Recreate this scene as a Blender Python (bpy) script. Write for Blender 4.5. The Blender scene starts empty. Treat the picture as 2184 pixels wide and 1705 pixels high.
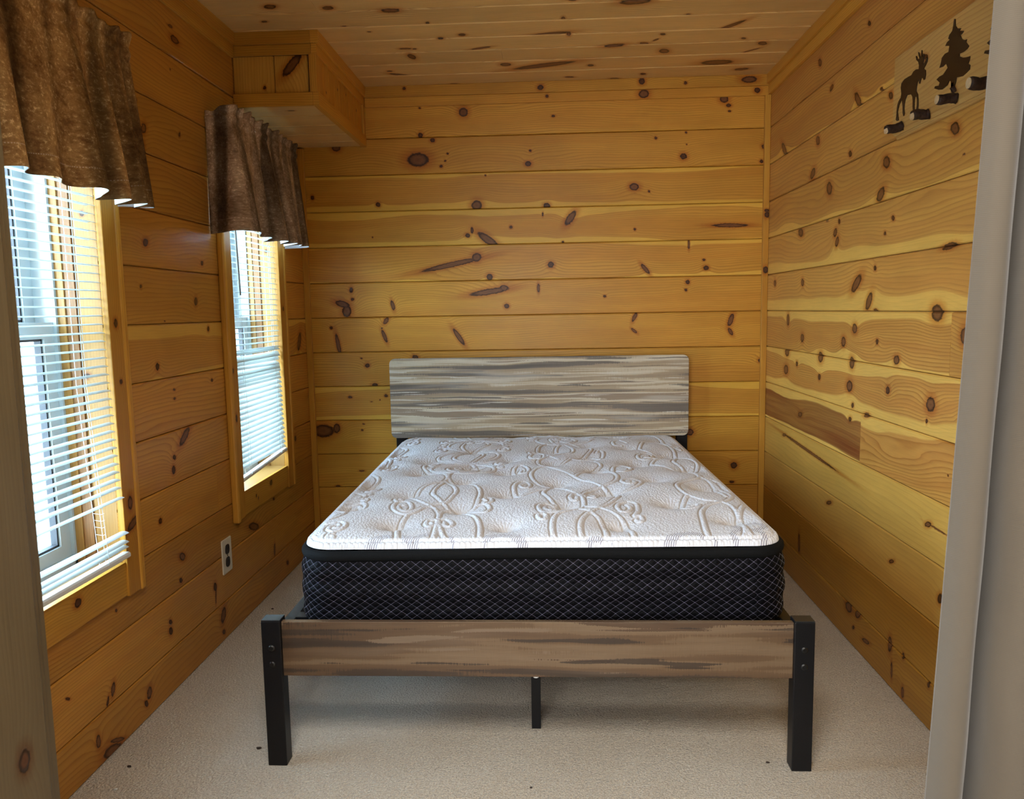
import bpy, bmesh, math, random
import numpy as np
from mathutils import Vector, Matrix

random.seed(7)
SC = bpy.context.scene
COL = SC.collection
# ------------------------------------------------------------------ room measures (metres)
H, L, R, D, C = 1.1768, 1.1946, 1.0336, 3.8223, 2.234   # eye height, left wall, right wall, far wall, ceiling
F_PX, PITCH, YAW, ROLL = 1672.34, 0.1137, 0.0495, -0.0175
Y0 = 0.85                                                # room side of the partition with the opening
SEAMS = [0.137, 0.306, 0.475, 0.645, 0.814, 0.984, 1.153, 1.322, 1.492, 1.661, 1.831, 2.0, 2.17]

# ------------------------------------------------------------------ camera
cam = bpy.data.cameras.new('camera')
cam.sensor_width = 36
cam.lens = F_PX * 36 / 2184
cam.clip_start = 0.02
cam.dof.use_dof = True
cam.dof.focus_distance = 2.9
cam.dof.aperture_fstop = 16.0
cy, sy, cp, sp = math.cos(YAW), math.sin(YAW), math.cos(PITCH), math.sin(PITCH)
right = Vector((cy, sy, 0)); fwd = Vector((-sy * cp, cy * cp, -sp)); up = right.cross(fwd)
cr, sr = math.cos(ROLL), math.sin(ROLL)
rx = right * cr + up * sr; ux = up * cr - right * sr
camo = bpy.data.objects.new('camera', cam); COL.objects.link(camo)
camo.matrix_world = Matrix.Translation((0, 0, H)) @ Matrix((rx, ux, -fwd)).transposed().to_4x4()
SC.camera = camo

# ------------------------------------------------------------------ world, lights, exposure
world = bpy.data.worlds.new('world'); SC.world = world; world.use_nodes = True
wn = world.node_tree.nodes; wl = world.node_tree.links; wn.clear()
w_out = wn.new('ShaderNodeOutputWorld'); w_bg = wn.new('ShaderNodeBackground')
w_tc = wn.new('ShaderNodeTexCoord'); w_sep = wn.new('ShaderNodeSeparateXYZ'); w_r = wn.new('ShaderNodeValToRGB')
wl.new(w_tc.outputs['Generated'], w_sep.inputs[0]); wl.new(w_sep.outputs['Z'], w_r.inputs[0])
w_r.color_ramp.elements[0].position = 0.0; w_r.color_ramp.elements[0].color = (0.62, 0.80, 1.0, 1)
w_r.color_ramp.elements[1].position = 0.7; w_r.color_ramp.elements[1].color = (0.48, 0.70, 1.0, 1)
wl.new(w_r.outputs[0], w_bg.inputs[0]); wl.new(w_bg.outputs[0], w_out.inputs[0])
w_bg.inputs[1].default_value = 24.0

def area(name, loc, rot, sx, sy_, power, color, portal=False):
    l = bpy.data.lights.new(name, 'AREA'); l.shape = 'RECTANGLE'; l.size = sx; l.size_y = sy_
    l.energy = power; l.color = color
    if portal: l.cycles.is_portal = True
    o = bpy.data.objects.new(name, l); COL.objects.link(o); o.location = loc; o.rotation_euler = rot
    return o
HP = math.pi / 2
W1 = (1.53, 2.055); W2 = (2.897, 3.41); WZ = (0.50, 1.75)
for (a, b) in (W1, W2):                                   # daylight arriving at each window
    area('window_portal', (-L - 0.20, (a + b) / 2, (WZ[0] + WZ[1]) / 2), (0, -HP, 0), WZ[1] - WZ[0] + .1, b - a + .1, 1, (1, 1, 1), True)
# added fill lights for the room behind
area('rear_fill_light', (-0.9, -2.85, 1.30), (HP, 0, 0), 1.9, 1.7, 75, (0.96, 0.98, 1.0))
area('overhead_fill_light', (-0.15, 0.10, 2.36), (0, 0, 0), 0.8, 0.8, 38, (1.0, 0.95, 0.87))

vs = SC.view_settings
vs.view_transform = 'Standard'; vs.look = 'None'; vs.gamma = 1; vs.use_curve_mapping = False
vs.exposure = 0.62
SC.cycles.use_denoising = True
SC.cycles.use_adaptive_sampling = True
SC.cycles.adaptive_threshold = 0.04
SC.cycles.adaptive_min_samples = 20
SC.cycles.max_bounces = 7
SC.cycles.diffuse_bounces = 4
SC.cycles.glossy_bounces = 3
SC.cycles.transmission_bounces = 6
SC.cycles.transparent_max_bounces = 8
SC.cycles.sample_clamp_indirect = 8
SC.cycles.caustics_reflective = False
SC.cycles.caustics_refractive = False

# ------------------------------------------------------------------ mesh helpers
class MB:
    """collects polygons with uvs and material slots"""
    def __init__(s): s.v = []; s.f = []; s.uv = []; s.m = []
    def face(s, pts, uvs, m=0):
        n = len(s.v); s.v += [tuple(p) for p in pts]; s.f.append(tuple(range(n, n + len(pts)))); s.uv += list(uvs); s.m.append(m)
    def box(s, x0, x1, y0, y1, z0, z1, grain=0, m=0, bev=0.0):
        lo = (x0, y0, z0); hi = (x1, y1, z1)
        for ax in range(3):
            o = [a for a in range(3) if a != ax]
            for side in (0, 1):
                pts = []; uvs = []
                for (i, j) in ((0, 0), (1, 0), (1, 1), (0, 1)):
                    p = [0, 0, 0]; p[ax] = (lo, hi)[side][ax]; p[o[0]] = (lo, hi)[i][o[0]]; p[o[1]] = (lo, hi)[j][o[1]]
                    pts.append(p)
                    if ax == grain: uvs.append((p[o[0]], p[o[1]]))
                    else:
                        w = o[0] if o[1] == grain else o[1]
                        uvs.append((p[grain], p[w]))
                s.face(pts, uvs, m)
    def build(s, name, mats, parent=None, smooth=False, bevel=0.0, seg=2, merge=True):
        me = bpy.data.meshes.new(name); me.from_pydata(s.v, [], s.f); me.update()
        l = me.uv_layers.new(name='UVMap')
        l.data.foreach_set('uv', np.array(s.uv, dtype=np.float32).ravel())
        me.polygons.foreach_set('material_index', s.m)
        if merge:
            bm = bmesh.new(); bm.from_mesh(me)
            bmesh.ops.remove_doubles(bm, verts=bm.verts, dist=1e-5)
            bmesh.ops.recalc_face_normals(bm, faces=bm.faces)
            bm.to_mesh(me); bm.free()
        return link(name, me, mats, parent, smooth, bevel, seg)

def link(name, me, mats, parent=None, smooth=False, bevel=0.0, seg=2):
    if not isinstance(mats, (list, tuple)): mats = [mats]
    for m in mats: me.materials.append(m)
    if smooth: me.polygons.foreach_set('use_smooth', [True] * len(me.polygons))
    o = bpy.data.objects.new(name, me); COL.objects.link(o)
    if parent is not None:
        o.parent = parent
        o.matrix_parent_inverse = parent_inv(parent)
    if bevel:
        b = o.modifiers.new('bevel', 'BEVEL'); b.width = bevel; b.segments = seg; b.limit_method = 'ANGLE'; b.harden_normals = False
    return o

def parent_inv(p):
    m = Matrix.Identity(4); q = p
    chain = []
    while q is not None:
        chain.append(q); q = q.parent
    for q in reversed(chain):
        m = m @ q.matrix_parent_inverse @ Matrix.LocRotScale(q.location, q.rotation_euler, q.scale)
    return m.inverted()

def empty(name, loc, label, cat, group=None):
    o = bpy.data.objects.new(name, None); COL.objects.link(o); o.location = loc; o.empty_display_size = .05
    tag(o, label, cat, group); return o
def tag(o, label=None, cat=None, group=None, kind=None):
    if label: o['label'] = label
    if cat: o['category'] = cat
    if group: o['group'] = group
    if kind: o['kind'] = kind
    return o

def tube(pts, r, seg=8, cap=True):
    """round bar along points -> verts, faces"""
    mb = MB(); P = [Vector(p) for p in pts]; rings = []
    for i, p in enumerate(P):
        t = (P[min(i + 1, len(P) - 1)] - P[max(i - 1, 0)]).normalized()
        a = t.orthogonal().normalized() if i == 0 else (a - t * a.dot(t)).normalized()
        b = t.cross(a); rr = r[i] if isinstance(r, (list, tuple)) else r
        rings.append([p + (a * math.cos(2 * math.pi * k / seg) + b * math.sin(2 * math.pi * k / seg)) * rr for k in range(seg)])
    for i in range(len(rings) - 1):
        for k in range(seg):
            k2 = (k + 1) % seg
            mb.face([rings[i][k], rings[i][k2], rings[i + 1][k2], rings[i + 1][k]], [(i * .01, k * .01)] * 4)
    if cap:
        mb.face(rings[0], [(0, 0)] * seg); mb.face(rings[-1], [(0, 0)] * seg)
    return mb

def cyl(p0, p1, r, seg=16): return tube([p0, p1], r, seg)

def prism(poly, fn, t0, t1, uvs=None):
    """extrude a 2D outline; fn(a,b,t)->xyz"""
    mb = MB(); n = len(poly)
    mb.face([fn(a, b, t0) for a, b in poly], [(a, b) for a, b in poly])
    mb.face([fn(a, b, t1) for a, b in poly], [(a, b) for a, b in poly])
    for i in range(n):
        a, b = poly[i]; c, d = poly[(i + 1) % n]
        mb.face([fn(a, b, t0), fn(c, d, t0), fn(c, d, t1), fn(a, b, t1)], [(a, b), (c, d), (c, d), (a, b)])
    return mb
def rrect(x0, x1, y0, y1, r, n=5):
    out = []
    for (cx, cy_, a0) in ((x1 - r, y1 - r, 0), (x0 + r, y1 - r, 90), (x0 + r, y0 + r, 180), (x1 - r, y0 + r, 270)):
        for k in range(n + 1):
            a = math.radians(a0 + 90 * k / n); out.append((cx + r * math.cos(a), cy_ + r * math.sin(a)))
    return out

# ------------------------------------------------------------------ node helpers
class NT:
    def __init__(s, tree): s.t = tree; s.n = tree.nodes; s.l = tree.links
    def node(s, typ, **kw):
        n = s.n.new('ShaderNode' + typ)
        for k, v in kw.items(): setattr(n, k, v)
        return n
    def put(s, sock, val):
        if hasattr(val, 'is_linked') or isinstance(val, bpy.types.NodeSocket): s.l.new(val, sock)
        elif val is not None: sock.default_value = val
    def math(s, op, a, b=None, c=None, clamp=False):
        n = s.node('Math', operation=op); n.use_clamp = clamp
        s.put(n.inputs[0], a)
        if b is not None: s.put(n.inputs[1], b)
        if c is not None: s.put(n.inputs[2], c)
        return n.outputs[0]
    def vmath(s, op, a, b=None, scale=None):
        n = s.node('VectorMath', operation=op); s.put(n.inputs[0], a)
        if b is not None: s.put(n.inputs[1], b)
        if scale is not None: s.put(n.inputs['Scale'], scale)
        return n.outputs['Value'] if op in ('LENGTH', 'DOT_PRODUCT', 'DISTANCE') else n.outputs[0]
    def noise(s, vec, scale=1.0, detail=2.0, rough=0.5, w=None, dist=0.0):
        n = s.node('TexNoise'); 
        if w is not None: n.noise_dimensions = '4D'; s.put(n.inputs['W'], w)
        s.put(n.inputs['Vector'], vec); s.put(n.inputs['Scale'], scale); n.inputs['Detail'].default_value = detail
        n.inputs['Roughness'].default_value = rough; n.inputs['Distortion'].default_value = dist
        return n.outputs[0]
    def step(s, x, a, b, o0=0.0, o1=1.0, smooth=True):
        n = s.node('MapRange'); n.interpolation_type = 'SMOOTHSTEP' if smooth else 'LINEAR'
        s.put(n.inputs['Value'], x); s.put(n.inputs['From Min'], a); s.put(n.inputs['From Max'], b)
        s.put(n.inputs['To Min'], o0); s.put(n.inputs['To Max'], o1)
        return n.outputs[0]
    def mix(s, f, a, b, mode='MIX'):
        n = s.node('Mix', data_type='RGBA', blend_type=mode)
        s.put(n.inputs[0], f); s.put(n.inputs[6], a); s.put(n.inputs[7], b)
        return n.outputs[2]
    def ramp(s, x, stops, interp='LINEAR'):
        n = s.node('ValToRGB'); cr_ = n.color_ramp; cr_.interpolation = interp
        while len(cr_.elements) < len(stops): cr_.elements.new(0.5)
        for e, (p, c) in zip(cr_.elements, stops): e.position = p; e.color = (*c, 1)
        s.put(n.inputs[0], x); return n.outputs[0]
    def comb(s, x, y, z=0.0):
        n = s.node('CombineXYZ'); s.put(n.inputs[0], x); s.put(n.inputs[1], y); s.put(n.inputs[2], z); return n.outputs[0]
    def sep(s, v):
        n = s.node('SeparateXYZ'); s.put(n.inputs[0], v); return n.outputs
    def uv(s): n = s.node('UVMap'); n.uv_map = 'UVMap'; return n.outputs[0]
    def bump(s, h, strength=.5, dist=.002):
        n = s.node('Bump'); s.put(n.inputs['Height'], h); n.inputs['Strength'].default_value = strength; n.inputs['Distance'].default_value = dist
        return n.outputs[0]

def new_mat(name):
    m = bpy.data.materials.new(name); m.use_nodes = True; m.node_tree.nodes.clear()
    nt = NT(m.node_tree); out = nt.node('OutputMaterial'); p = nt.node('BsdfPrincipled')
    nt.l.new(p.outputs[0], out.inputs[0]); return m, nt, p

def simple(name, col, rough=.5, metal=0., noise=0.0, nscale=60, bump=0.0, spec=0.5):
    m, nt, p = new_mat(name)
    p.inputs['Roughness'].default_value = rough; p.inputs['Metallic'].default_value = metal
    p.inputs['Specular IOR Level'].default_value = spec
    if noise or bump:
        tc = nt.node('TexCoord').outputs['Object']; n = nt.noise(tc, nscale, 3)
        a = tuple(c * (1 - noise) for c in col); b = tuple(min(1, c * (1 + noise)) for c in col)
        nt.put(p.inputs['Base Color'], nt.ramp(n, [(0.3, a), (0.7, b)]))
        if bump: nt.put(p.inputs['Normal'], nt.bump(n, .5, bump))
    else: p.inputs['Base Color'].default_value = (*col, 1)
    return m

# ------------------------------------------------------------------ pine: shared node group
def make_pine_group():
    g = bpy.data.node_groups.new('pine_grain', 'ShaderNodeTree')
    I = g.interface
    def i(n, t, d=None):
        s = I.new_socket(n, in_out='INPUT', socket_type=t)
        if d is not None: s.default_value = d
    i('Vector', 'NodeSocketVector'); i('Knot', 'NodeSocketFloat', 99.); i('Knot2', 'NodeSocketFloat', 99.); i('Warp', 'NodeSocketFloat', 0.); i('Seed', 'NodeSocketFloat', 0.)
    i('Heart', 'NodeSocketColor', (.6, .3, .08, 1)); i('Sap', 'NodeSocketColor', (.75, .45, .13, 1))
    i('Centre', 'NodeSocketFloat', 0.); i('Half', 'NodeSocketFloat', 1.); i('Rings', 'NodeSocketFloat', 80.); i('Swirl', 'NodeSocketFloat', .1); i('Contrast', 'NodeSocketFloat', .5)
    for n, t in (('Color', 'NodeSocketColor'), ('Height', 'NodeSocketFloat'), ('Rough', 'NodeSocketFloat')): I.new_socket(n, in_out='OUTPUT', socket_type=t)
    nt = NT(g); gi = nt.node('GroupInput') if False else g.nodes.new('NodeGroupInput'); go = g.nodes.new('NodeGroupOutput')
    o = gi.outputs; u, v, _ = nt.sep(o['Vector']); seed = o['Seed']
    low = nt.noise(nt.comb(nt.math('MULTIPLY', u, 1.3), nt.math('MULTIPLY', v, 5.0)), 1, 1.5, .5, w=seed)
    mid = nt.noise(nt.comb(nt.math('MULTIPLY', u, 5.0), nt.math('MULTIPLY', v, 28.0)), 1, 2, .5, w=seed)
    lowc = nt.math('SUBTRACT', low, .5); midc = nt.math('SUBTRACT', mid, .5)
    rr = nt.math('MULTIPLY_ADD', lowc, o['Swirl'], nt.math('SUBTRACT', v, o['Centre']))
    rr = nt.math('ADD', rr, nt.math('MULTIPLY', midc, .014)); rr = nt.math('ADD', rr, o['Warp'])
    t = nt.math('FRACT', nt.math('ADD', nt.math('MULTIPLY', rr, o['Rings']), seed))
    late = nt.math('MULTIPLY', nt.math('POWER', t, 3.0), nt.step(t, .90, 1.0, 1., 0.))
    vary = nt.noise(nt.comb(nt.math('MULTIPLY', u, .8), nt.math('MULTIPLY', rr, 22.0)), 1, 2, .6, w=nt.math('ADD', seed, 5.3))
    fib = nt.noise(nt.comb(nt.math('MULTIPLY', u, 9.0), nt.math('MULTIPLY', v, 520.0)), 1, 2, .6, w=seed)
    blotch = nt.noise(nt.comb(nt.math('MULTIPLY', u, 3.0), nt.math('MULTIPLY', v, 9.0)), 1, 3, .6, w=nt.math('ADD', seed, 2.1))
    sap = nt.step(nt.math('ABSOLUTE', rr), nt.math('SUBTRACT', o['Half'], .003), nt.math('ADD', o['Half'], .003))
    heart = nt.mix(nt.step(vary, .35, .65), o['Heart'], nt.mix(.30, o['Heart'], o['Sap']))
    base = nt.mix(sap, heart, o['Sap'])
    dark = nt.mix(1.0, base, (.50, .31, .17, 1), 'MULTIPLY')
    amt = nt.math('MULTIPLY', nt.math('MULTIPLY', late, o['Contrast']), nt.step(vary, .2, .7, .4, 1.0))
    amt = nt.math('MULTIPLY', amt, nt.math('SUBTRACT', 1.0, nt.math('MULTIPLY', sap, .75)))
    col = nt.mix(amt, base, dark)
    f2 = nt.math('MULTIPLY_ADD', fib, .34, .83); b2 = nt.math('MULTIPLY_ADD', blotch, .5, .75)
    col = nt.mix(1.0, col, nt.comb(nt.math('MULTIPLY', f2, b2), nt.math('MULTIPLY', f2, b2), nt.math('MULTIPLY', f2, b2)), 'MULTIPLY')
    # knots: orange halo, dark rim, brown core; Knot2 = big and branch-like ones with a lighter brown heart
    wob = nt.noise(nt.vmath('MULTIPLY', o['Vector'], (130., 130., 0.)), 1, 2, .6, w=seed)
    wb2 = nt.noise(nt.vmath('MULTIPLY', o['Vector'], (60., 260., 0.)), 1, 3, .6, w=seed)
    kd = nt.math('ADD', o['Knot'], nt.math('MULTIPLY', nt.math('SUBTRACT', wob, .5), .5))
    k2 = nt.math('ADD', o['Knot2'], nt.math('MULTIPLY', nt.math('SUBTRACT', wb2, .5), .55))
    kmin = nt.math('MINIMUM', kd, k2)
    col = nt.mix(nt.step(kmin, 2.8, 1.0, 0., .8), col, nt.mix(1.0, col, (.70, .42, .22, 1), 'MULTIPLY'))
    core2 = nt.ramp(nt.math('MULTIPLY', k2, .8), [(0.0, (.14, .052, .018)), (.40, (.19, .075, .026)), (.62, (.13, .048, .016)), (.76, (.028, .010, .005)), (.9, (.012, .005, .003)), (1.0, (.16, .05, .014))])
    core = nt.ramp(nt.math('MULTIPLY', kd, .8), [(0.0, (.060, .021, .008)), (.40, (.085, .030, .010)), (.62, (.030, .011, .005)), (.85, (.008, .004, .002)), (1.0, (.10, .03, .010))])
    col = nt.mix(nt.math('MULTIPLY', nt.step(k2, 1.35, 1.05), .92), col, core2)
    col = nt.mix(nt.math('MULTIPLY', nt.step(kd, 1.35, 1.0), .93), col, core)
    kd = kmin
    nt.put(go.inputs['Color'], col)
    hgt = nt.math('SUBTRACT', nt.math('MULTIPLY', fib, .35), nt.math('ADD', nt.math('MULTIPLY', late, .4), nt.math('MULTIPLY', nt.step(nt.math('ABSOLUTE', nt.math('SUBTRACT', kd, 1.05)), .35, 0.), 1.6)))
    nt.put(go.inputs['Height'], hgt)
    nt.put(go.inputs['Rough'], nt.math('MULTIPLY_ADD', blotch, .18, .32))
    return g
PINE = make_pine_group()

HONEY = ((.62, .288, .038), (.80, .470, .072))
def pine(name, heart=HONEY[0], sap=HONEY[1], centre=0., half=9., rings=85., swirl=.10, contrast=.85, knots=(), seed=None, gloss=.6, shift=0.0):
    m, nt, p = new_mat(name)
    g = nt.n.new('ShaderNodeGroup'); g.node_tree = PINE
    seed = random.uniform(0, 50) if seed is None else seed
    uv = nt.uv()
    if knots:
        wob = nt.noise(uv, 90, 1, w=seed); wv = nt.vmath('SCALE', nt.vmath('SUBTRACT', nt.comb(wob, nt.math('SUBTRACT', 1., wob)), (.5, .5, 0)), scale=.006)
        kv = nt.vmath('ADD', uv, wv)
        dm = [None, None]; warp = None
        for (a, b, ra, rb, an) in knots:
            mp = nt.node('Mapping', vector_type='TEXTURE'); nt.l.new(kv, mp.inputs[0])
            mp.inputs['Location'].default_value = (a, b, 0); mp.inputs['Rotation'].default_value = (0, 0, an); mp.inputs['Scale'].default_value = (ra, rb, 1)
            d = nt.vmath('LENGTH', mp.outputs[0])
            q_ = 1 if (ra > .014 or ra / rb > 2.6 and ra > .008) else 0
            dm[q_] = d if dm[q_] is None else nt.math('MINIMUM', dm[q_], d)
            amp = min(rb * 1.2, .018) * 1.5 * (1 if b > centre - .0 or half > 1 else -1)
            e = nt.math('EXPONENT', nt.math('MULTIPLY', nt.math('MULTIPLY', d, d), -.08))
            warp = nt.math('MULTIPLY', e, amp) if warp is None else nt.math('MULTIPLY_ADD', e, amp, warp)
        for q_, nm_ in ((0, 'Knot'), (1, 'Knot2')):
            if dm[q_] is not None: nt.put(g.inputs[nm_], dm[q_])
        nt.put(g.inputs['Warp'], warp)
    nt.put(g.inputs['Vector'], uv); g.inputs['Seed'].default_value = seed
    g.inputs['Heart'].default_value = (*heart, 1); g.inputs['Sap'].default_value = (*sap, 1)
    g.inputs['Centre'].default_value = centre; g.inputs['Half'].default_value = half; g.inputs['Rings'].default_value = rings
    g.inputs['Swirl'].default_value = swirl; g.inputs['Contrast'].default_value = contrast
    nt.put(p.inputs['Base Color'], g.outputs['Color']); nt.put(p.inputs['Roughness'], g.outputs['Rough'])
    nt.put(p.inputs['Normal'], nt.bump(g.outputs['Height'], .35, .0006))
    p.inputs['Coat Weight'].default_value = gloss * .22; p.inputs['Coat Roughness'].default_value = .30
    p.inputs['Specular IOR Level'].default_value = .24
    return m
def tint(c, k, r=1., g=1., b=1.): return (c[0] * k * r, c[1] * k * g, c[2] * k * b)
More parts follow.
